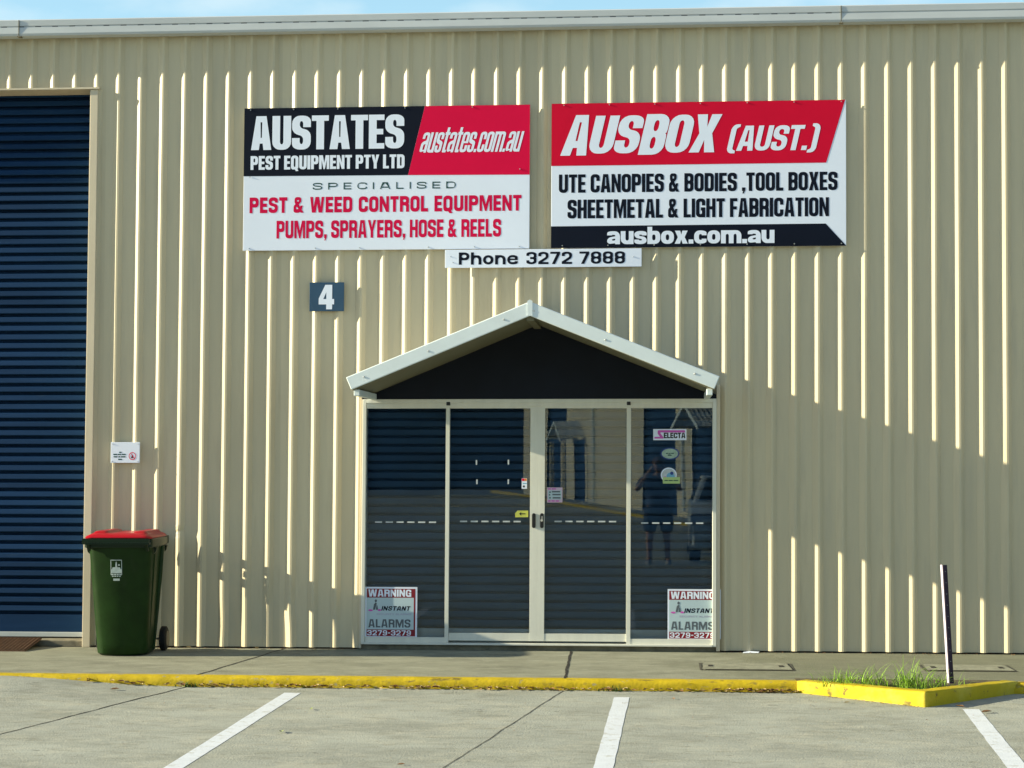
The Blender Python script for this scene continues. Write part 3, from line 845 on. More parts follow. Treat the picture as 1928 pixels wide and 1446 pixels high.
# glazed entrance: frame, two fixed side lights, two sliding leaves
df = MB()
df.box(2.146, 2.176, -.062, .05, .045, 2.083)
df.box(5.056, 5.088, -.062, .05, .045, 2.083)
df.box(2.176, 5.056, -.062, .05, 2.050, 2.083)
df.box(2.176, 5.056, -.052, .05, 2.020, 2.050)
df.box(2.176, 5.056, -.070, .05, .045, .062)
frame = df.build('door_frame', 'alu', shed, lean=True, bevel=.003)
MB().box(2.13, 5.10, -.02, .10, -.02, .0445).build('door_step', 'slab', shed, lean=True)
def leaf(u0, u1, sl_, sr_, y0, name, zb, rail):
    m = MB()
    m.box(u0, u0 + sl_, y0, y0 + .03, zb, 2.026)
    m.box(u1 - sr_, u1, y0, y0 + .03, zb, 2.026)
    m.box(u0 + sl_, u1 - sr_, y0 + .002, y0 + .03, zb, zb + rail)
    m.box(u0 + sl_, u1 - sr_, y0 + .002, y0 + .03, 2.006, 2.026)
    o = m.build(name, 'alu', shed, lean=True, bevel=.003)
    gy = y0 + .018
    MB().box(u0 + sl_, u1 - sr_, gy, gy + .006, zb + rail, 2.006).build('glass', 'glass', o, lean=True)
    return o, gy
sw1, gy1 = leaf(2.1765, 2.876, .001, .031, -.049, 'side_window', .0625, .043)
sl1, gy2 = leaf(2.8765, 3.613, .001, .063, -.042, 'sliding_door', .0805, .062)
sl2, gy3 = leaf(3.6135, 4.3495, .058, .001, -.042, 'sliding_door', .0805, .062)
sw2, gy4 = leaf(4.3500, 5.0555, .034, .001, -.049, 'side_window', .0625, .043)
for o, x0, x1, gy, zc in ((sw1, 2.253, 2.766, gy1, 1.058), (sl1, 2.966, 3.472, gy2, 1.066), (sl2, 3.754, 4.264, gy3, 1.068), (sw2, 4.470, 4.981, gy4, 1.057)):
    n = 6
    w = (x1 - x0) / (n - 1 + .66)
    for i in range(n):
        MB().box(x0 + i * w, x0 + i * w + w * .66, gy - .001, gy - .0002, zc - .006, zc + .006).build('safety_dash', 'frost', o, lean=True)
for x, zc in ((3.100, 1.556), (3.367, 1.559), (3.105, 1.395), (3.367, 1.396)):
    MB().box(x - .006, x + .006, gy2 - .001, gy2 - .0002, zc - .020, zc + .020).build('tape_mark', 'frost', sl1, lean=True)
def oblong(cx, z0, z1, w):
    r_ = w / 2
    pts = [(cx + r_ * math.cos(t), z0 + r_ + r_ * math.sin(t)) for t in [math.pi + math.pi * i / 8 for i in range(9)]]
    pts += [(cx + r_ * math.cos(t), z1 - r_ + r_ * math.sin(t)) for t in [math.pi * i / 8 for i in range(9)]]
    return pts
h1 = MB().prism_y(oblong(3.583, 1.013, 1.136, .030), -.056, -.0425).build('handle', 'black', sl1, lean=True, bevel=.003)
h2 = MB().prism_y(oblong(3.650, 1.013, 1.136, .030), -.056, -.0425).build('handle', 'black', sl2, lean=True, bevel=.003)
lk = MB().tube([(3.6490, -.0565, 1.078), (3.6490, -.064, 1.078)], .011, 12)
lk.box(3.648, 3.656, -.066, -.0645, 1.08, 1.112)
lk.build('lock', 'steel', sl2, lean=True)
for x, o in ((2.8645, sw1), (4.3655, sw2)):
    MB().box(x - .016, x + .016, -.064, -.050, 2.030, 2.060).build('stop_block', 'black', o, lean=True, bevel=.003)
# security shutter right behind the glass
sh = MB()
rows = []
z = .178
while z < 2.2:
    rows += [(z, .115), (z + .017, .115), (z + .019, .060), (z + .066, .064), (z + .069, .075)]
    z += .0722
sh.sheet([[(2.1, y, zq) for zq, y in rows], [(5.13, y, zq) for zq, y in rows]])
sho = sh.build('security_shutter', 'shutter', shed, lean=True, fix=False)
MB().box(2.1, 5.13, .045, .085, .046, .172).build('bottom_rail', 'pale_rail', sho, lean=True, bevel=.004)

# ------------------------------------------------------------------ signs
def sign_base(name, u0, u1, z0, z1, y, th, m, label, cat='sign', group=None):
    t = empty(name, ((u0 + u1) / 2, y, z0), label, cat, group)
    MB().box(u0, u1, y, y + th, z0, z1).build('board', m, t, lean=True, bevel=.002)
    return t
def screws(t, pts, y, r=.006):
    for x, z in pts:
        MB().tube([(x, y - .0005, z), (x, y - .006, z)], [r, r * .6], 8).build('screw', 'steel', t, lean=True)

Y1 = -.045
a0, a1, b0, b1 = 1.110, 3.533, 3.339, 4.548
s1 = sign_base('sign_board', a0, a1, b0, b1, Y1, .010, 'sign_white', 'large navy, red and white wall sign reading AUSTATES PEST EQUIPMENT PTY LTD')
fu = lambda u: a0 + u * (a1 - a0)
fv = lambda v: b1 - v * (b1 - b0)
plate([(a0, fv(.477)), (fu(.577), fv(.481)), (fu(.634), b1), (a0, b1)], Y1, 'sign_navy', s1, 'navy_panel')
plate([(fu(.5775), fv(.481)), (a1, fv(.487)), (a1, b1), (fu(.6345), b1)], Y1, 'sign_red', s1, 'red_panel')
YL = Y1 - .0022
Hs = b1 - b0
lettering('AUSTATES', fu(.025), fu(.563), fv(.294), .238 * Hs, YL, 'sign_white', s1, s=.41, b=.16, gap=.05)
lettering('PEST EQUIPMENT PTY LTD', fu(.024), fu(.565), fv(.433), .097 * Hs, YL, 'sign_white', s1, s=.39, b=.18, gap=.09)
lettering('austates.com.au', fu(.615), fu(.987), fv(.326), .185 * Hs, YL, 'sign_white', s1, s=.36, b=.10, gap=.08, shear=.26)
lettering('SPECIALISED', fu(.244), fu(.744), fv(.577), .048 * Hs, Y1 - .001, 'green_ink', s1, s=.13, b=.17, gap=.62)
lettering('PEST & WEED CONTROL EQUIPMENT', fu(.022), fu(.972), fv(.737), .110 * Hs, Y1 - .001, 'red_ink', s1, s=.33, b=.22, gap=.14, space=.55)
lettering('PUMPS, SPRAYERS, HOSE & REELS', fu(.118), fu(.902), fv(.916), .124 * Hs, Y1 - .001, 'red_ink', s1, s=.33, b=.19, gap=.13, space=.42)
screws(s1, [(fu(q), fv(.012)) for q in (.022, .174, .33, .565, .80)] + [(fu(.022), fv(.482)), (fu(.966), fv(.448))], YL)
screws(s1, [(fu(q), fv(.985)) for q in (.022, .255, .41, .65, .81, .965)], Y1)

a0, a1, b0, b1 = 3.714, 6.149, 3.341, 4.552
s2 = sign_base('sign_board', a0, a1, b0, b1, Y1, .010, 'sign_white', 'large red, white and black wall sign reading AUSBOX (AUST.)')
Hs = b1 - b0
plate([(a0, fv(.432)), (fu(.933), fv(.430)), (fu(.997), b1), (a0, b1)], Y1, 'sign_red2', s2, 'red_panel')
plate([(a0, b0), (a1, b0), (fu(.931), fv(.847)), (a0, fv(.850))], Y1, 'sign_navy', s2, 'black_panel')
lettering('AUSBOX', fu(.030), fu(.585), fv(.350), .262 * Hs, YL, 'sign_white', s2, s=.40, b=.15, gap=.05, shear=.23, tall='AB')
lettering('(AUST.)', fu(.597), fu(.917), fv(.342), .172 * Hs, YL, 'sign_white', s2, s=.34, b=.15, gap=.07, shear=.23)
lettering('UTE CANOPIES & BODIES ,TOOL BOXES', fu(.026), fu(.971), fv(.619), .127 * Hs, Y1 - .001, 'sign_navy', s2, s=.37, b=.17, gap=.10, space=.45)
lettering('SHEETMETAL & LIGHT FABRICATION', fu(.056), fu(.942), fv(.797), .130 * Hs, Y1 - .001, 'sign_navy', s2, s=.37, b=.17, gap=.10, space=.45)
lettering('ausbox.com.au', fu(.192), fu(.759), fv(.977), .118 * Hs, YL, 'sign_white', s2, s=.37, b=.21, gap=.06)
screws(s2, [(fu(q), fv(.012)) for q in (.042, .198, .353, .508, .667, .825, .984)] + [(fu(q), fv(.984)) for q in (.039, .195, .352, .509, .667, .826, .984)], YL)

s3 = sign_base('sign_board', 2.828, 4.468, 3.180, 3.332, -.058, .010, 'sign_white', 'long white strip sign reading Phone 3272 7888')
lettering('Phone', 2.944, 3.438, 3.206, .103, -.059, 'sign_navy', s3, s=.28, b=.19, gap=.14, R=.5, r=.24)
lettering('3272', 3.510, 3.890, 3.206, .103, -.059, 'sign_navy', s3, s=.28, b=.17, gap=.17, R=.5, r=.24)
lettering('7888', 3.952, 4.330, 3.206, .103, -.059, 'sign_navy', s3, s=.28, b=.17, gap=.17, R=.5, r=.24)
screws(s3, [(2.875, 3.275), (2.895, 3.225), (4.40, 3.262)], -.058, .005)

s4 = sign_base('number_sign', 1.683, 1.976, 2.824, 3.067, -.047, .012, 'four_blue', 'small square blue number sign with a white 4')
lettering('4', 1.762, 1.893, 2.840, .206, -.048, 'sign_white', s4)

s5 = sign_base('notice_sign', 0.0, .248, 1.550, 1.725, -.047, .014, 'sign_white', 'small white notice with a round red prohibition symbol above the wheelie bin')
nb = MB()
for zc, segs in ((1.640, [(.072, .092)]), (1.622, [(.022, .055), (.060, .088), (.093, .128)]), (1.602, [(.025, .058), (.066, .082), (.088, .126)]), (1.580, [(.064, .096)])):
    for x0, x1 in segs:
        nb.box(x0, x1, -.0482, -.0472, zc - .005, zc + .005)
nb.build('print', 'green_ink', s5, lean=True)
ro, ri = ellipse(.186, 1.608, .031, .033, 24), ellipse(.186, 1.608, .025, .027, 24)
rg = MB()
rg.add([(x, -.0482, z) for x, z in ro] + [(x, -.0482, z) for x, z in ri], [(i, (i + 1) % 24, (i + 1) % 24 + 24, i + 24) for i in range(24)])
rg.add([(.172, -.0482, 1.628), (.176, -.0482, 1.631), (.204, -.0482, 1.590), (.199, -.0482, 1.587)], [(0, 1, 2, 3)])
rg.build('ring', 'sign_red', s5, lean=True)
MB().box(.180, .190, -.0481, -.0472, 1.590, 1.618).box(.176, .182, -.0481, -.0472, 1.590, 1.604).build('symbol', 'black', s5, lean=True)
screws(s5, [(.015, 1.71), (.233, 1.71), (.012, 1.562), (.232, 1.562)], -.047, .004)

# ------------------------------------------------------------------ things stuck on the glass
def warning(u0, z0, z1, gy, label, skew):
    w = .436
    y = gy - .0035
    t = empty('warning_sign', (u0, gy, z0), label, 'sign')
    x = lambda q: u0 + q * w
    v = lambda q: z1 - q * (z1 - z0)
    MB().box(u0, u0 + w, y, gy - .0003, z0, z1).build('board', 'sign_white', t, lean=True)
    y -= .0002
    plate(rect(x(.03), x(.965), v(.215), v(.035)), y, 'maroon', t, 'maroon_band', .0006)
    plate(rect(x(.03), x(.965), v(.99), v(.855)), y, 'maroon', t, 'maroon_band', .0006)
    plate(rect(x(.935), x(.965), v(.8545), v(.2155)), y, 'maroon', t, 'maroon_edge', .0006)
    plate(rect(x(.03), x(.9345), v(.8545), v(.2155)), y, 'warn_white', t, 'white_field', .0006)
    y -= .0012
    lettering('WARNING', x(.06), x(.885), v(.195), .145 * (z1 - z0), y, 'sign_white', t, s=.32, b=.19, gap=.13)
    lettering('INSTANT', x(.31), x(.875), v(.475), .090 * (z1 - z0), y, 'sign_navy', t, s=.30, b=.20, gap=.18, shear=.25)
    lettering('SECURITY ALARMS', x(.22), x(.885), v(.565), .035 * (z1 - z0), y, 'mauve_ink', t, s=.22, b=.18, gap=.2)
    lettering('ALARMS', x(.065), x(.875), v(.815), .165 * (z1 - z0), y, 'grey_ink', t, s=.30, b=.17, gap=.15)
    lettering('3279-3279', x(.045), x(.885), v(.975), .105 * (z1 - z0), y, 'sign_white', t, s=.26, b=.17, gap=.2)
    e = MB()
    e.prism_y([(x(.15), v(.46)), (x(.19), v(.46)), (x(.225), v(.33)), (x(.20), v(.31)), (x(.17), v(.35))], y - .0006, y)
    e.prism_y(ellipse(x(.205), v(.28), .010, .012, 12), y - .0006, y)
    e.prism_y([(x(.205), v(.46)), (x(.25), v(.46)), (x(.235), v(.37)), (x(.22), v(.37))], y - .0006, y)
    e.build('emblem', 'grey_ink', t, lean=True)
    e = MB()
    e.prism_y(ellipse(x(.105), v(.47), .020, .008, 12), y - .0006, y)
    e.prism_y(ellipse(x(.275), v(.465), .016, .008, 12), y - .0006, y)
    e.build('emblem', 'pink_ink', t, lean=True)
warning(2.1775, .1065, .519, gy1, 'red and white alarm warning sign in the left side window, whole', 0)
warning(4.690, .1065, .515, gy4, 'alarm warning sign in the right side window, cut off by the door frame', 0)

st = empty('sticker', (4.70, gy4, 1.74), 'white rectangular sticker reading SELECTA in the right side window', 'sticker')
y = gy4 - .0004
plate(rect(4.568, 4.842, 1.741, 1.833), y, 'sign_white', st, 'backing', .0006)
y -= .0012
lettering('ELECTA', 4.655, 4.833, 1.757, .046, y, 'black', st, s=.34, b=.22, gap=.06)
plate([(4.612, 1.805), (4.832, 1.805), (4.828, 1.823), (4.612, 1.823)], y, 'pink_ink', st, 'pink_bar', .0006)
plate([(4.578, 1.754), (4.652, 1.754), (4.654, 1.762), (4.628, 1.796), (4.628, 1.822), (4.606, 1.822), (4.604, 1.796), (4.624, 1.768), (4.578, 1.768)], y - .0008, 'pink_ink', st, 'lettering', .0006)
st = empty('sticker', (4.71, gy4, 1.58), 'small green oval sticker with a dark blue rim below the SELECTA sticker', 'sticker')
y = gy4 - .0004
plate(ellipse(4.706, 1.630, .078, .050), y, 'oval_blue', st, 'rim', .0006)
plate(ellipse(4.706, 1.630, .067, .041), y - .0008, 'oval_green', st, 'centre', .0006)
e = MB()
for x0, x1, zc in ((4.672, 4.69, 1.632), (4.694, 4.712, 1.628), (4.716, 4.738, 1.632), (4.688, 4.72, 1.616)):
    e.prism_y(rect(x0, x1, zc - .004, zc + .004), y - .0022, y - .0016)
e.build('print', 'green_ink', st, lean=True)
st = empty('sticker', (4.70, gy4, 1.385), 'round blue and white sticker joined to a lime green name strip', 'sticker')
plate(ellipse(4.697, 1.453, .066, .062), y, 'sign_white', st, 'round_backing', .0006)
plate(ellipse(4.697, 1.453, .057, .053), y - .0008, 'frost', st, 'round_field', .0006)
plate(ellipse(4.712, 1.440, .034, .034), y - .0016, 'sky_ink', st, 'blue_shape', .0006)
plate(ellipse(4.722, 1.468, .014, .014), y - .0024, 'oval_blue', st, 'blue_dot', .0006)
plate(ellipse(4.667, 1.428, .013, .014), y - .0024, 'pink_ink', st, 'pink_dot', .0006)
plate(rect(4.648, 4.788, 1.383, 1.436), y - .0032, 'lime', st, 'name_strip', .0006)
e = MB()
for x0, x1 in ((4.662, 4.69), (4.696, 4.73), (4.736, 4.774)):
    e.prism_y(rect(x0, x1, 1.404, 1.412), y - .0046, y - .004)
e.build('print', 'green_ink', st, lean=True)
st = empty('sticker', (3.754, gy3, 1.225), 'square pale pink notice sticker on the right sliding door', 'sticker')
y = gy3 - .0004
plate(rect(3.690, 3.818, 1.224, 1.349), y, 'pale_pink', st, 'backing', .0006)
plate(rect(3.697, 3.811, 1.249, 1.325), y - .0008, 'warn_white', st, 'field', .0006)
e = MB()
for x0, x1, zc in ((3.708, 3.722, 1.31), (3.73, 3.80, 1.314), (3.706, 3.718, 1.288), (3.735, 3.803, 1.290), (3.708, 3.722, 1.263), (3.737, 3.803, 1.263)):
    e.prism_y(rect(x0, x1, zc - .006, zc + .006), y - .0022, y - .0016)
e.build('print', 'grey_ink', st, lean=True)
e = MB()
for x0, x1, zc in ((3.70, 3.722, 1.337), (3.73, 3.765, 1.337), (3.70, 3.72, 1.237), (3.728, 3.755, 1.237), (3.762, 3.79, 1.237)):
    e.prism_y(rect(x0, x1, zc - .005, zc + .005), y - .0014, y - .0008)
e.build('print', 'pink_ink', st, lean=True)
st = empty('sticker', (3.50, gy2, 1.339), 'tiny upright white sticker with a coloured top beside the door handles', 'sticker')
y = gy2 - .0004
plate(rect(3.479, 3.523, 1.338, 1.425), y, 'sign_white', st, 'backing', .0006)
plate(rect(3.481, 3.502, 1.402, 1.423), y - .0008, 'sign_red', st, 'red_patch', .0006)
plate(rect(3.5025, 3.521, 1.402, 1.423), y - .0008, 'orange_ink', st, 'orange_patch', .0006)
plate(rect(3.487, 3.521, 1.378, 1.386), y - .0008, 'sky_ink', st, 'print', .0006)
plate(ellipse(3.497, 1.357, .009, .009, 14), y - .0008, 'black', st, 'dot', .0006)
st = empty('sticker', (3.48, gy2, 1.10), 'yellow arrow label beside the left door handle', 'sticker')
plate([(3.426, 1.101), (3.534, 1.103), (3.534, 1.157), (3.447, 1.157), (3.426, 1.135)], y, 'yellow_tag', st, 'backing', .0006)
plate([(3.458, 1.130), (3.476, 1.145), (3.476, 1.134), (3.512, 1.134), (3.512, 1.126), (3.476, 1.126), (3.476, 1.115)], y - .0008, 'black', st, 'arrow', .0006)

# ------------------------------------------------------------------ wheelie bin
BIN = empty('wheelie_bin', (.277, -.46, path_z(-.46)), 'dark green wheelie bin with a red lid beside the roller door', 'bin', rz=rad(3.2))
bo = BIN.location.copy()
BIN.location = (0, 0, 0)
def rrect(hx, y0, y1, r, z, n=5, tx=0):
    pts = []
    for cx, cy, a0_ in ((hx - r, y0 + r, -90), (hx - r, y1 - r, 0), (-hx + r, y1 - r, 90), (-hx + r, y0 + r, 180)):
        for i in range(n + 1):
            a = rad(a0_ + 90 * i / n)
            pts.append((cx + r * math.cos(a) + tx, cy + r * math.sin(a), z))
    return pts
body = MB()
lev = []
def bulge(ring_, hx, y0, b_):
    return [(x, y - b_ * max(0, 1 - (x / hx) ** 2) if y < y0 + .12 else y, z) for x, y, z in ring_]
def rr_fine(hx, y0, y1, r, z):
    base_ = rrect(hx, y0, y1, r, z)
    out = []
    for a_, c_ in zip(base_, base_[1:] + base_[:1]):
        n_ = 8 if abs(a_[0] - c_[0]) > .15 else 1
        for i in range(n_):
            out.append(tuple(a_[q] + (c_[q] - a_[q]) * i / n_ for q in range(3)))
    return bulge(out, hx, y0, .040)
for t in [i / 12 for i in range(13)]:
    z = .02 + t * .885
    hx = .206 + .050 * t
    y0 = -.205 - .095 * t
    y1 = .165 + .095 * t
    r_ = .075 - .02 * t
    if t < .05:
        lev.append(rr_fine(hx - .02, y0 + .02, y1 - .02, r_ - .01, z - .018))
    lev.append(rr_fine(hx, y0, y1, r_, z))
body.loft(lev)
# moulded flutes down the side near the back
for sx in (1, -1):
    body.tube([(sx * (.206 + .050 * t + .001), .06 + .07 * t, .03 + t * .87) for t in (0.0, .35, .7, .98)], [.014, .020, .024, .020], 8)
    body.tube([(sx * (.206 + .050 * t + .0), -.12 - .03 * t, .10 + t * .78) for t in (0.0, .35, .7, .98)], [.006, .009, .010, .008], 8)
body.build('body', 'bin_green', BIN, smooth=True, angle=45)
rim = MB()
rim.loft([rrect(.268, -.355, .285, .055, .872), rrect(.276, -.362, .292, .055, .880), rrect(.276, -.362, .292, .055, .938), rrect(.270, -.356, .286, .055, .946)])
# front comb lip, with its little brackets
rim.box(-.277, .262, -.402, -.30, .902, .917).box(-.277, .262, -.404, -.392, .9175, .950)
for x in (-.235, .235):
    rim.prism_x([(-.395, .9015), (-.33, .9015), (-.33, .845), (-.34, .845)], x - .011, x + .011)
for s_ in (1, -1):
    for yy in (-.20, .22):
        rim.prism_y([(s_ * .262, .871), (s_ * .285, .871), (s_ * .276, .835), (s_ * .262, .82)][::s_], yy - .015, yy + .015)
rim.build('rim', 'bin_rim', BIN, smooth=True, angle=35)
lid = MB()
lid.loft([rrect(.268, -.372, .300, .06, .9475), rrect(.272, -.376, .304, .06, .956), rrect(.262, -.366, .296, .06, .968), rrect(.222, -.318, .262, .06, .988), rrect(.20, -.29, .245, .05, .991)])
lid.loft([rrect(.065, -.31, .25, .03, .985, tx=-.155), rrect(.050, -.285, .235, .03, 1.004, tx=-.150), rrect(.032, -.25, .20, .025, 1.008, tx=-.148)])
lid.loft([rrect(.060, -.31, .25, .03, .985, tx=.165), rrect(.046, -.285, .235, .03, 1.003, tx=.165), rrect(.030, -.25, .20, .025, 1.006, tx=.165)])
lid.box(-.20, -.10, .29, .335, .953, .975).box(.10, .20, .29, .335, .953, .975)
lid.build('lid', 'bin_red', BIN, smooth=True, angle=50)
MB().tube([(-.25, .372, .930), (.25, .372, .930)], .018, 10).box(-.262, -.225, .28, .385, .885, .948).box(.225, .262, .28, .385, .885, .948).box(-.225, .225, .2925, .318, .80, .94).build('handle', 'bin_rim', BIN, smooth=True)
def wheel(x):
    m = MB()
    def ring(xx, r_):
        return [(xx, .215 + r_ * math.cos(a), .102 + r_ * math.sin(a)) for a in [2 * math.pi * i / 28 for i in range(28)]]
    m.loft([ring(x - .026, .070), ring(x - .026, .088), ring(x - .018, .1), ring(x + .018, .1), ring(x + .026, .088), ring(x + .026, .07)])
    w = m.build('wheel', 'rubber', BIN, smooth=True, angle=50)
    MB().loft([ring(x - .029, .062), ring(x + .029, .062), ring(x + .031, .03)]).build('hub', 'black', w, smooth=True, angle=40)
wheel(.262)
wheel(-.262)
MB().tube([(-.24, .215, .102), (.24, .215, .102)], .011, 10).build('axle', 'steel', BIN)
# printed council emblem on the front, following its slope
def on_bin(pts, name, m, lift=.0025):
    me = []
    for x, z in pts:
        t = (z - .02) / .885
        me.append((x, -.205 - .095 * t - .040 * (1 - (x / (.206 + .05 * t)) ** 2) - lift, z))
    return me
em = MB()
cx, ct = -.018, .775
def quad(x0, x1, z0, z1):
    em.add(on_bin([(cx + x0, z0), (cx + x1, z0), (cx + x1, z1), (cx + x0, z1)], '', ''), [(0, 1, 2, 3)])
quad(-.046, .046, .771, .777); quad(-.046, -.041, .655, .771); quad(.041, .046, .655, .771)
quad(-.041, .041, .668, .700)
em.add(on_bin([(cx - .036, .7005), (cx + .036, .7005), (cx + .03, .716), (cx + .008, .718), (cx + .005, .755), (cx, .765), (cx - .005, .755), (cx - .008, .718), (cx - .03, .716)], '', ''), [tuple(range(9))])
em.add(on_bin([(cx + .022 + .008 * math.cos(a), .735 + .008 * math.sin(a)) for a in [i * math.pi / 4 for i in range(8)]], '', ''), [tuple(range(8))])
for i in range(4):
    quad(-.040 + i * .021, -.040 + i * .021 + .017, .652, .663)
    quad(-.036 + i * .019, -.036 + i * .019 + .014, .640, .647)
quad(-.026, .026, .608, .626)
em.build('emblem', 'bin_print', BIN)
BIN.location = bo

# ------------------------------------------------------------------ ribbed ramp plate at the roller door
rampo = empty('ramp', (-1.6, -.2, 0), 'rust brown ribbed ramp plate laid at the roller door step', 'ramp')
rm = MB()
prof = [(-.42, -.004), (-.42, .004), (.0, .071), (.0, .060)]
rm.prism_x(prof, -2.7, -.585)
rm.build('plate', 'rust', rampo)
rr = MB()
for i in range(64):
    x = -2.68 + i * .0328
    rr.add([(x, -.418, .0045), (x + .012, -.418, .0045), (x + .012, -.002, .0705), (x, -.002, .0705), (x, -.418, .0095), (x + .012, -.418, .0095), (x + .012, -.002, .0755), (x, -.002, .0755)],
           [(0, 3, 2, 1), (4, 5, 6, 7), (0, 1, 5, 4), (1, 2, 6, 5), (2, 3, 7, 6), (3, 0, 4, 7)])
rr.build('ribs', 'rust', rampo)

# ------------------------------------------------------------------ pit lids in the footpath
for (x0, x1, yf, yb, lab) in ((4.947, 5.625, -1.285, -.85, 'concrete pit lid set in the footpath left of the grass tuft'), (6.635, 7.285, -1.22, -.845, 'concrete pit lid set in the footpath behind the leaning post')):
    t = empty('pit_lid', ((x0 + x1) / 2, (yf + yb) / 2, path_z(-1)), lab, 'pit lid', 'service pit lids in the footpath')
    zf = lambda y_: path_z(y_)
    fr_ = MB()
    for (p, q, r_, s_) in ((x0 - .018, x1 + .018, yf - .022, yf), (x0 - .018, x1 + .018, yb, yb + .02), (x0 - .018, x0, yf, yb), (x1, x1 + .018, yf, yb)):
        fr_.add([(p, r_, zf(r_) + .003), (q, r_, zf(r_) + .003), (q, s_, zf(s_) + .003), (p, s_, zf(s_) + .003)], [(0, 1, 2, 3)])
    fr_.build('frame', 'pit_frame', t)
    MB().add([(x0, yf, zf(yf) + .008), (x1, yf, zf(yf) + .008), (x1 - .02, yb, zf(yb) + .008), (x0 + .02, yb, zf(yb) + .008)], [(0, 1, 2, 3)]).build('lid', 'pit', t)
    kh = MB()
    for kx in (x0 + .05, x1 - .09):
        kh.box(kx, kx + .035, (yf + yb) / 2 - .05, (yf + yb) / 2 + .05, zf(-1.06) + .0085, zf(-1.06) + .011)
    kh.build('key_hole', 'joint', t)

# ------------------------------------------------------------------ leaning marker post
pst = empty('marker_post', (6.705, -1.94, -.02), 'thin dark purple steel post leaning left behind the yellow kerb nose', 'post')
pm = MB()
b_, t_ = Vector((6.705, -1.94, -.12)), Vector((6.660, -1.93, .822))
sec = [(-.022, .010), (-.006, -.014), (.022, -.014), (.022, -.008), (-.003, -.008), (-.016, .012)]
pm.loft([[(q.x + x, q.y + y, q.z) for x, y in sec] for q in (b_, t_)])
pm.build('angle_bar', 'post', pst)
pe = MB()
pe.loft([[(q.x + x, q.y + y, q.z) for x, y in ((-.0228, .0098), (-.0116, -.0071), (-.0112, -.0068), (-.0222, .0102))] for q in (b_, t_)])
pe.build('pale_edge', 'post_edge', pst)  # left flange coloured paler than the rest of the bar
for i in range(11):
    hl = MB()
    t = .10 + i * .085
    q = b_.lerp(t_, t)
    hl.tube([(q.x + .008, q.y - .0135, q.z), (q.x + .008, q.y - .0150, q.z)], .0035, 8)
    hl.build('bolt_hole', 'grey_ink', pst)

# ------------------------------------------------------------------ grass, weeds, leaves
def blade(mb, base, ang, L, bend, w):
    d = Vector((math.cos(ang), math.sin(ang), 0))
    sdv = Vector((-d.y, d.x, 0))
    n = 5
    L1, R1 = [], []
    for i in range(n + 1):
        t = i / n
        p = Vector(base) + d * (bend * L * t * t) + Vector((0, 0, L * (t - .45 * bend * t * t)))
        ww = w * (1 - t ** 1.6) * .5 + .0004
        L1.append(p - sdv * ww)
        R1.append(p + sdv * ww)
    mb.sheet([L1, R1])
gr = MB()
cl_c = [(5.86, -2.08, 34, .13), (5.90, -2.14, 30, .17), (5.97, -2.12, 60, .17), (6.10, -2.14, 60, .20), (6.24, -2.14, 55, .15), (6.38, -2.20, 75, .22), (6.48, -2.20, 55, .17), (6.60, -2.20, 40, .13), (6.30, -2.28, 45, .13), (5.83, -2.03, 16, .10), (6.72, -2.02, 14, .10), (6.45, -2.36, 40, .10)]
for cx, cy, n, h in cl_c:
    for i in range(int(n * .75)):
        a = random.uniform(0, 6.283)
        r_ = abs(random.gauss(0, .055))
        blade(gr, (cx + r_ * math.cos(a) * 1.6, cy + r_ * math.sin(a) * .7, -.03), a + random.gauss(0, .5), h * random.uniform(.3, 1.35), random.uniform(.3, 1.7), random.uniform(.003, .0065))
for i in range(34):
    blade(gr, (5.78 + random.uniform(0, .85), -2.16 + random.uniform(-.08, .06), -.03), random.choice((random.uniform(2.6, 4.2), random.uniform(-.8, .8), random.uniform(0, 6.3))), random.uniform(.14, .30), random.uniform(.7, 1.7), random.uniform(.004, .007))
tag(gr.build('grass', 'grass', fix=False), 'unmown green grass growing inside the yellow kerb nose', 'grass')['kind'] = 'stuff'
for (wx, wy, lab) in ((1.19, -2.02, 'small weed sprouting in the slab joint at the kerb left of the entrance'), (4.30, -2.02, 'small weed at the foot of the kerb in front of the right sliding door')):
    wd = MB()
    for i in range(26):
        blade(wd, (wx + random.gauss(0, .04), wy + random.gauss(0, .012), park_z(wx, wy)), random.uniform(0, 6.28), random.uniform(.02, .075), random.uniform(.4, 1.2), random.uniform(.005, .011))
    tag(wd.build('weed', 'weed', fix=False), lab, 'weed')
def leaf_mesh(mb, x, y, z, L, a, tilt):
    ca, sa = math.cos(a), math.sin(a)
    pts = [(-.5, 0, 0), (-.2, .2, .12), (.2, .2, .14), (.5, 0, .05), (.2, -.2, .12), (-.2, -.2, .10), (0, 0, 0)]
    vs = []
    for px, py, pz in pts:
        px, py, pz = px * L, py * L, pz * L * tilt
        vs.append((x + px * ca - py * sa, y + px * sa + py * ca, z + pz + .004))
    mb.add(vs, [(0, 1, 6), (1, 2, 6), (2, 3, 6), (3, 4, 6), (4, 5, 6), (5, 0, 6)])
lit = {'leaf_brown': MB(), 'leaf_tan': MB()}
ll = MB()
def litter(mb, n, f):
    for i in range(n):
        x, y = f()
        leaf_mesh(mb, x, y, park_z(x, y) + random.uniform(0, .02), random.uniform(.018, .055), random.uniform(0, 6.3), random.uniform(.3, 2))
def spot(cx, s_):
    return lambda: (random.gauss(cx, s_), -2.0 - abs(random.gauss(0, .022)))
litter(lit['leaf_brown'], 60, spot(5.32, .14))
litter(lit['leaf_tan'], 26, spot(5.38, .16))
for cx in (1.35, 1.5, 2.9, 3.35, 3.6, 3.9, 4.35, 4.75, 5.0, 2.4, 2.15, 1.85):
    litter(lit['leaf_brown'], 5, spot(cx, .06))
    litter(lit['leaf_tan'], 4, spot(cx, .08))
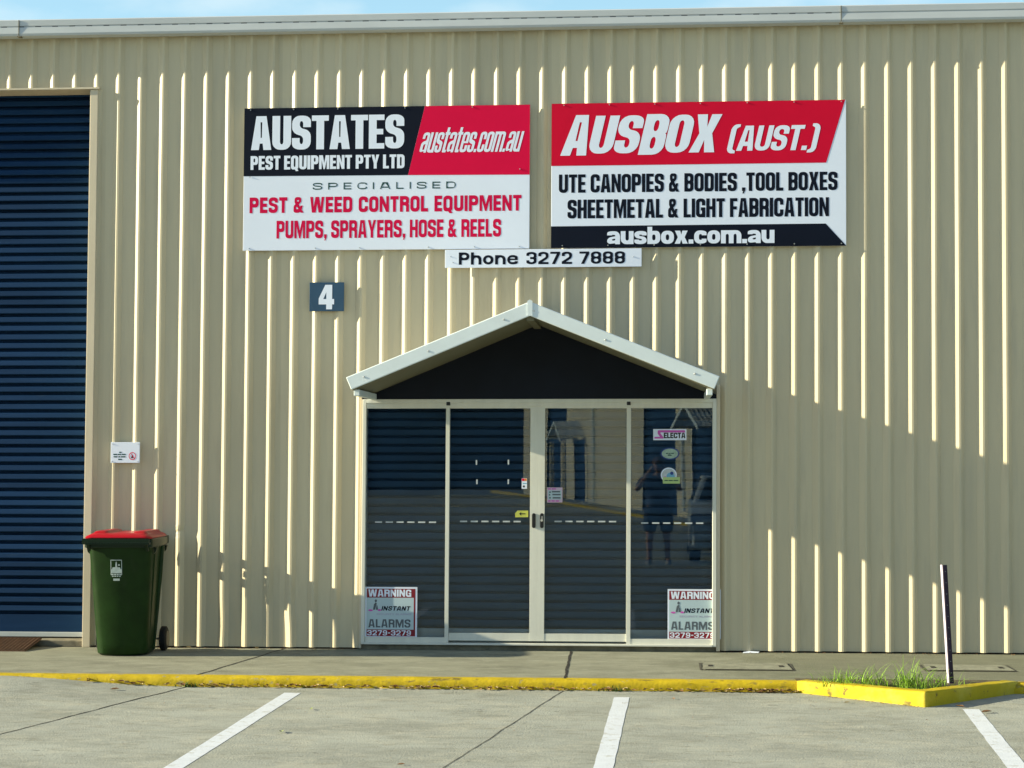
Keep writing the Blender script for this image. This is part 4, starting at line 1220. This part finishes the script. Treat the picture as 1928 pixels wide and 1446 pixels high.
litter(lit['leaf_tan'], 150, lambda: (random.uniform(.6, 5.6), -2.0 - abs(random.gauss(0, .02))))
litter(lit['leaf_brown'], 130, lambda: (random.uniform(.3, 5.6), -1.995 - abs(random.gauss(0, .02))))
for i in range(30):
    t = random.random()
    x, y = 5.62 + t * .8, -2.03 - t * .64 - abs(random.gauss(0, .02))
    leaf_mesh(lit['leaf_brown' if i % 2 else 'leaf_tan'], x, y, park_z(x, y), random.uniform(.015, .035), random.uniform(0, 6.3), random.uniform(.3, 1.5))
struct(lit['leaf_brown'].build('leaf_litter', 'leaf_brown', fix=False), 'stuff', 'brown dry leaf litter gathered along the foot of the yellow kerb')
struct(lit['leaf_tan'].build('leaf_litter', 'leaf_tan', fix=False), 'stuff', 'pale tan leaf crumbs gathered along the foot of the yellow kerb')
for (x, y, L, m, lab) in ((.711, -2.296, .07, 'leaf_brown', 'brown leaf lying on the car park below the wheelie bin'), (2.277, -3.039, .06, 'leaf_green', 'yellow green leaf on the car park just right of the left bay line'),
        (2.264, -3.976, .07, 'leaf_green', 'green leaf on the car park beside the lower half of the left bay line'), (5.914, -2.50, .05, 'leaf_tan', 'tan leaf on the car park under the left side of the kerb nose'),
        (6.66, -2.62, .07, 'leaf_brown', 'brown leaf at the right foot of the kerb nose corner'), (6.80, -2.86, .085, 'leaf_brown', 'curled brown leaf on the top end of the right bay line'),
        (5.196, -2.30, .035, 'sign_white', None), (3.165, -5.047, .05, 'leaf_brown', 'small brown leaf at the bottom of the car park left of the slab joint'),
        (4.72, -2.40, .045, 'leaf_brown', 'small brown leaf right of the top of the middle bay line')):
    if lab is None:
        continue
    mb = MB()
    leaf_mesh(mb, x, y, park_z(x, y) + .004, L, random.uniform(0, 6), 1.0)
    tag(mb.build('fallen_leaf', m, fix=False), lab, 'leaf', 'single leaves on the paving')
for (x, y, L, m, lab) in ((1.28, -.10, .06, 'leaf_tan', 'yellow leaf on the footpath against the wall left of the entrance'), (.70, -.09, .05, 'leaf_tan', 'pale leaf on the footpath against the wall just right of the bin wheel')):
    mb = MB()
    leaf_mesh(mb, x, y, path_z(y) + .006, L, random.uniform(0, 6), 1.6)
    tag(mb.build('fallen_leaf', m, fix=False), lab, 'leaf', 'single leaves on the paving')
gt = MB()
for i in range(260):
    x = random.choice((random.uniform(.2, 2.1), random.uniform(5.15, 8.2)))
    y = -.03 - abs(random.gauss(0, .05))
    leaf_mesh(gt, x, y, path_z(y), random.uniform(.006, .022), random.uniform(0, 6.3), random.uniform(.3, 1.5))
for i in range(240):
    x, y = random.uniform(.5, 7.4), -2.05 - abs(random.gauss(0, 1.2))
    leaf_mesh(gt, x, y, park_z(x, y), random.uniform(.006, .016), random.uniform(0, 6.3), random.uniform(.3, 1.2))
struct(gt.build('grit', 'leaf_brown', fix=False), 'stuff', 'brown grit and crumbs scattered over the paving and along the wall foot')
mb = MB()
mb.add([(5.30, -.10, .002), (5.43, -.07, .001), (5.44, -.035, .008), (5.36, -.03, .012), (5.31, -.05, .006)], [(0, 1, 2, 3, 4)])
tag(mb.build('paper_scrap', 'sign_white'), 'white paper scrap on the footpath against the wall right of the entrance', 'litter')

# ------------------------------------------------------------------ behind the camera: what the door glass mirrors
OO = Vector((1.12, -57.0, park_z(0, -57)))
opp = empty('opposite_warehouse', tuple(OO), 'sunlit cream warehouse with blue roller doors and small porches mirrored in the entrance glass', 'building')
AO = rad(78)          # its front faces the low sun and runs towards the entrance
HO = 6.2
SOLID = [(-12, -5.2), (-.2, 1.6), (4.2, 14.3), (19.2, 21.1), (26.0, 27.6)]
DOORS = [(-5.2, -.2, 4.7), (14.3, 19.2, 4.7), (21.1, 26.0, 4.7), (1.6, 4.2, 2.15)]
def at_opp(o):
    return o
ow = MB()
def opp_wall(x0, x1, z0, z1):
    n = max(1, int((x1 - x0) / .1905))
    pr = []
    for i in range(n):
        x = x0 + (x1 - x0) * i / n
        pr += [(x, 0), (x + .03, .03), (x + .06, .03), (x + .09, 0)]
    pr.append((x1, 0))
    ow.sheet([[(OO.x + x, OO.y + y, OO.z + z) for x, y in pr] for z in (z0, z1)])
for x0, x1 in SOLID:
    opp_wall(x0, x1, -.4, HO)
for x0, x1, h in DOORS:
    opp_wall(x0, x1, h, HO)
ow.build('wall', 'opp_wall', opp, fix=False)
for x0, x1, h in DOORS:
    m = MB()
    rows = []
    z = -.4
    while z < h:
        rows += [(z, -.10), (z + .10, -.10), (z + .11, -.15), (z + .15, -.15)]
        z += .16
    m.sheet([[(OO.x + x, OO.y + y, OO.z + zq) for zq, y in rows] for x in (x0, x1)]).build('roller_door', 'blue_slat', opp, fix=False)
MB().box(OO.x - 12, OO.x + 27.6, OO.y - 14, OO.y - .2, OO.z - .4, OO.z + HO - .1).build('wall', 'opp_wall', opp)
MB().box(OO.x - 12.2, OO.x + 27.8, OO.y - 14, OO.y + .15, OO.z + HO, OO.z + HO + .15).build('roof', 'roof', opp)
for xc in (2.9, 24.6):
    A_ = [(-1.55, 2.2), (0, 2.85), (1.55, 2.2), (1.55, 2.09), (0, 2.74), (-1.55, 2.09)]
    MB().prism_y([(OO.x + xc + x, OO.z + z) for x, z in A_[::-1]], OO.y + 1.0, OO.y + 1.03).build('fascia', 'white_steel', opp)
    for sg in (-1, 1):
        rows = [[], []]
        for i in range(17):
            y_, d = OO.y + .03 + i * .06, .016 * (i % 2)
            rows[0].append((OO.x + xc + sg * 1.54, y_, OO.z + 2.19 + d))
            rows[1].append((OO.x + xc, y_, OO.z + 2.83 + d))
        MB().sheet(rows).build('porch_roof', 'gutter', opp)
for x in (1.75, 4.35):
    MB().box(OO.x + x, OO.x + x + .14, OO.y + .82, OO.y + .96, OO.z - .3, OO.z + 2.12).build('post', 'opp_wall', opp)
for x in (6.4, 20.6):
    MB().tube([(OO.x + x, OO.y + .12, OO.z), (OO.x + x, OO.y + .12, OO.z + 6)], .06).build('down_pipe', 'white_steel', opp)
opp.rotation_euler = (0, 0, AO)
def opp_pt(x, y, dz):
    px, py = OO.x + x * math.cos(AO) - y * math.sin(AO), OO.y + x * math.sin(AO) + y * math.cos(AO)
    return (px, py, park_z(px, py) + dz)
struct(MB().loft([[opp_pt(x, 1.25, -.05), opp_pt(x, 1.25, .07), opp_pt(x, 1.13, .07), opp_pt(x, 1.13, -.05)] for x in range(-14, 31, 2)]).build('kerb', 'kerb'))
far = empty('far_warehouse', (-40, -84, .3), 'dark blue warehouse mirrored far behind the car park', 'building')
MB().box(-80, 7, -100, -84, .2, 9).build('wall', 'navy_panel', far)
MB().box(-80.4, 7.4, -100, -83.6, 9.0, 9.2).build('roof', 'roof', far)
for i in range(6):
    MB().box(-70 + i * 11, -64 + i * 11, -83.99, -83.9, .25, 4.5).build('roller_door', 'blue_slat', far)

# the photographer, seen only as a reflection
pz0 = park_z(4.6, -16.1)
PX, PY = 4.60, -16.12
def skin_mesh(name, verts, edges, radii, root, sub=2):
    me = bpy.data.meshes.new(name)
    me.from_pydata(verts, edges, [])
    o = bpy.data.objects.new(name, me)
    COL.objects.link(o)
    sk = o.modifiers.new('skin', 'SKIN')
    sk.use_smooth_shade = True
    for i, r_ in enumerate(radii):
        v = me.skin_vertices[0].data[i]
        v.radius = r_ if isinstance(r_, tuple) else (r_, r_)
        v.use_root = (i == root)
    ss = o.modifiers.new('sub', 'SUBSURF')
    ss.levels = ss.render_levels = sub
    dg = bpy.context.evaluated_depsgraph_get()
    ev = bpy.data.meshes.new_from_object(o.evaluated_get(dg))
    bpy.data.objects.remove(o)
    return ev
V, E_, Rr = [], [], []
def node(p, r_, frm=None):
    V.append(p)
    Rr.append(r_)
    if frm is not None:
        E_.append((frm, len(V) - 1))
    return len(V) - 1
pel = node((0, 0, .93), (.155, .115))
spn = node((0, .0, 1.14), (.15, .105), pel)
chs = node((0, -.005, 1.34), (.17, .11), spn)
nck = node((0, .005, 1.47), .06, chs)
hd0 = node((0, .015, 1.53), .055, nck)
for sx in (-1, 1):
    hip = node((sx * .095, 0, .82), .088, pel)
    kne = node((sx * .115, .015, .48), .056, hip)
    clf = node((sx * .12, -.02, .33), .052, kne)
    ank = node((sx * .125, -.01, .09), .034, clf)
    node((sx * .14, .13, .035), .032, ank)
    sho = node((sx * .19, -.005, 1.40), .058, chs)
    elb = node((sx * .31, .05, 1.19), .040, sho)
    wri = node((sx * .125, .10, 1.525), .026, elb)
    plm = node((sx * .088, .125, 1.59), (.034, .018), wri)
    for fi in range(4):
        q1 = node((sx * (.078 - .004 * fi), .150 - .012 * fi, 1.632 + .004 * fi), .010, plm)
        q2 = node((sx * (.058 - .006 * fi), .172 - .012 * fi, 1.640 + .006 * fi), .009, q1)
        node((sx * (.034 - .004 * fi), .176 - .010 * fi, 1.636 + .009 * fi), .008, q2)
    th1 = node((sx * .070, .108, 1.585), .011, plm)
    node((sx * .040, .100, 1.588), .009, th1)
bodym = skin_mesh('person', V, E_, Rr, pel)
bmh = bmesh.new()
bmh.from_mesh(bodym)
hs = bmesh.ops.create_uvsphere(bmh, u_segments=20, v_segments=14, radius=1.0)['verts']
for v in hs:
    x, y, z = v.co
    jaw = 1 - .22 * max(0, -z)
    v.co = Vector((x * .076 * jaw, y * .097 * (1 - .08 * max(0, -z)) + .02 + (.012 if y > 0 and z < -.3 else 0), z * .118 + 1.625))
def blob(c, sx, sy, sz):
    vv = bmesh.ops.create_uvsphere(bmh, u_segments=10, v_segments=8, radius=1.0)['verts']
    for v in vv:
        v.co = Vector((v.co.x * sx + c[0], v.co.y * sy + c[1], v.co.z * sz + c[2]))
blob((0, .122, 1.608), .014, .018, .024)
blob((.078, .015, 1.615), .012, .022, .032)
blob((-.078, .015, 1.615), .012, .022, .032)
blob((0, .108, 1.568), .026, .010, .007)
bmh.to_mesh(bodym)
bmh.free()
for p in bodym.polygons:
    p.use_smooth = True
bodym.materials.append(MT['skin'])
per = bpy.data.objects.new('person', bodym)
COL.objects.link(per)
per.location = (PX, PY, pz0)
per.scale = (1.22, 1.1, 1.0)
tag(per, 'person in brown cap, blue shirt and dark shorts holding a camera to the face', 'person')
def garment(name, verts, edges, radii, root, m):
    me = skin_mesh(name, verts, edges, radii, root)
    me.materials.append(MT[m])
    for p in me.polygons:
        p.use_smooth = True
    o = bpy.data.objects.new(name, me)
    COL.objects.link(o)
    o.parent = per
    return o
garment('shirt', [(0, 0, .78), (0, 0, 1.14), (0, -.005, 1.36), (0, 0, 1.455), (.20, -.005, 1.395), (.285, .035, 1.235), (-.20, -.005, 1.395), (-.285, .035, 1.235)],
        [(0, 1), (1, 2), (2, 3), (2, 4), (4, 5), (2, 6), (6, 7)], [(.185, .135), (.175, .128), (.19, .13), .075, .072, .062, .072, .062], 0, 'shirt')
garment('shorts', [(0, 0, 1.04), (0, 0, .86), (.105, 0, .74), (.118, .01, .52), (-.105, 0, .74), (-.118, .01, .52)],
        [(0, 1), (1, 2), (2, 3), (1, 4), (4, 5)], [(.172, .125), (.165, .12), .108, .092, .108, .092], 0, 'shorts')
cp = MB()
cp.loft([[(r_ * .088 * math.cos(a), .015 + r_ * .108 * math.sin(a), z) for a in [2 * math.pi * i / 20 for i in range(20)]] for r_, z in ((1.02, 1.655), (1.02, 1.69), (.9, 1.73), (.6, 1.755), (.1, 1.765))])
cp.prism_z([(-.075, .09), (.075, .09), (.06, .165), (0, .185), (-.06, .165)], 1.660, 1.668)
cpo = cp.build('cap', 'cap', None, smooth=True)
cpo.parent = per
for sx in (-1, 1):
    sm = MB()
    sm.loft([[(sx * .135 + x * .045, .05 + y * .135, z) for x, y in [(math.cos(a), math.sin(a)) for a in [2 * math.pi * i / 16 for i in range(16)]]] for z in (0.0, .03, .05)])
    sm.loft([[(sx * .128 + x * .042, -.01 + y * .055, z) for x, y in [(math.cos(a), math.sin(a)) for a in [2 * math.pi * i / 16 for i in range(16)]]] for z in (.0505, .10)])
    so_ = sm.build('shoe', 'shoe', None, smooth=True)
    so_.parent = per
hc = empty('handheld_camera', (CAM_POS.x, CAM_POS.y - .10, CAM_POS.z - .05), 'compact black camera held up by the person in the cap', 'camera')
cz = CAM_POS.z
MB().box(CAM_POS.x - .055, CAM_POS.x + .055, CAM_POS.y - .085, CAM_POS.y - .050, cz - .035, cz + .035).build('camera_body', 'black', hc, bevel=.006)
MB().tube([(CAM_POS.x, CAM_POS.y - .050, cz), (CAM_POS.x, CAM_POS.y - .016, cz)], [.028, .024], 20).build('lens_barrel', 'grey_ink', hc)

# parked car beside the photographer
CX, CY = 5.98, -17.9
cz0 = park_z(CX, CY)
car = empty('parked_car', (CX, CY, cz0), 'silver hatchback parked facing the entrance beside the person with the camera', 'car')
side = [(-2.0, .30), (-1.95, .62), (-1.90, .95), (-.95, 1.0), (.75, .98), (1.75, .80), (1.98, .62), (2.0, .30), (1.6, .20), (-1.6, .20)]
def car_loft(prof_, widths, name, m):
    mb = MB()
    rings = []
    for fx in widths:
        rings.append([(CX + fx[0], CY + y * fx[1], cz0 + z0_ + (z0_ - .55) * (fx[1] - 1) * .3) for y, z0_ in prof_])
    mb.loft(rings)
    return mb.build(name, m, car, smooth=True, angle=35, bevel=.02)
body_ = car_loft(side, [(-.84, .96), (-.80, 1), (.80, 1), (.84, .96)], 'body', 'car')
cab = MB()
base = [(-1.85, -.80), (-1.85, .80), (.85, .80), (.85, -.80)]
topp = [(-1.55, -.62), (-1.55, .62), (.05, .62), (.05, -.62)]
cab.add([(CX + x, CY + y, cz0 + .965) for y, x in base] + [(CX + x, CY + y, cz0 + 1.43) for y, x in topp],
        [(0, 1, 2, 3), (4, 7, 6, 5), (0, 4, 5, 1), (1, 5, 6, 2), (2, 6, 7, 3), (3, 7, 4, 0)])
cab.build('cabin', 'car', car, bevel=.05, seg=3)
def facepane(q, name):
    q = [Vector(v) for v in q]
    n_ = (q[1] - q[0]).cross(q[3] - q[0]).normalized()
    c = sum(q, Vector()) / 4
    if n_.dot(c - Vector((CX, CY - .6, cz0 + 1.15))) < 0:
        n_ = -n_
    ins = [c + (v - c) * .86 + n_ * .008 for v in q]
    MB().add(ins + [v - n_ * .006 for v in ins], [(0, 1, 2, 3), (4, 5, 6, 7), (0, 1, 5, 4), (1, 2, 6, 5), (2, 3, 7, 6), (3, 0, 4, 7)]).build(name, 'car_glass', car)
cv = [Vector((CX + x, CY + y, cz0 + .965)) for y, x in base] + [Vector((CX + x, CY + y, cz0 + 1.43)) for y, x in topp]
facepane([cv[2], cv[3], cv[7], cv[6]], 'windscreen')
facepane([cv[0], cv[1], cv[5], cv[4]], 'rear_window')
for s_, (i0, i1, i2, i3) in ((1, (1, 2, 6, 5)), (-1, (0, 3, 7, 4))):
    a_, b_2, c_, d_ = cv[i0], cv[i1], cv[i2], cv[i3]
    m0, m1 = a_.lerp(b_2, .48), d_.lerp(c_, .48)
    facepane([a_, m0, m1, d_], 'side_window')
    facepane([m0, b_2, c_, m1], 'side_window')
for x in (-.76, .76):
    for y in (-1.25, 1.25):
        def ring(xx, r_):
            return [(CX + xx, CY + y + r_ * math.cos(a), cz0 + .31 + r_ * math.sin(a)) for a in [2 * math.pi * i / 28 for i in range(28)]]
        w = MB().loft([ring(x - .09, .24), ring(x - .09, .29), ring(x - .06, .31), ring(x + .06, .31), ring(x + .09, .29), ring(x + .09, .24)]).build('wheel', 'rubber', car, smooth=True)
        MB().loft([ring(x - .093, .20), ring(x + .093, .20), ring(x + .10, .08)]).build('rim', 'steel', w, smooth=True)
for x in (-.6, .6):
    MB().box(CX + x - .16, CX + x + .16, CY + 1.80, CY + 1.965, cz0 + .60, cz0 + .72).build('headlight', 'lamp_white', car, bevel=.02)
MB().box(CX - .38, CX + .38, CY + 1.9, CY + 1.995, cz0 + .56, cz0 + .68).build('grille', 'black', car, bevel=.01)
MB().box(CX - .80, CX + .80, CY + 1.9, CY + 2.06, cz0 + .26, cz0 + .46).build('bumper', 'car', car, bevel=.03)
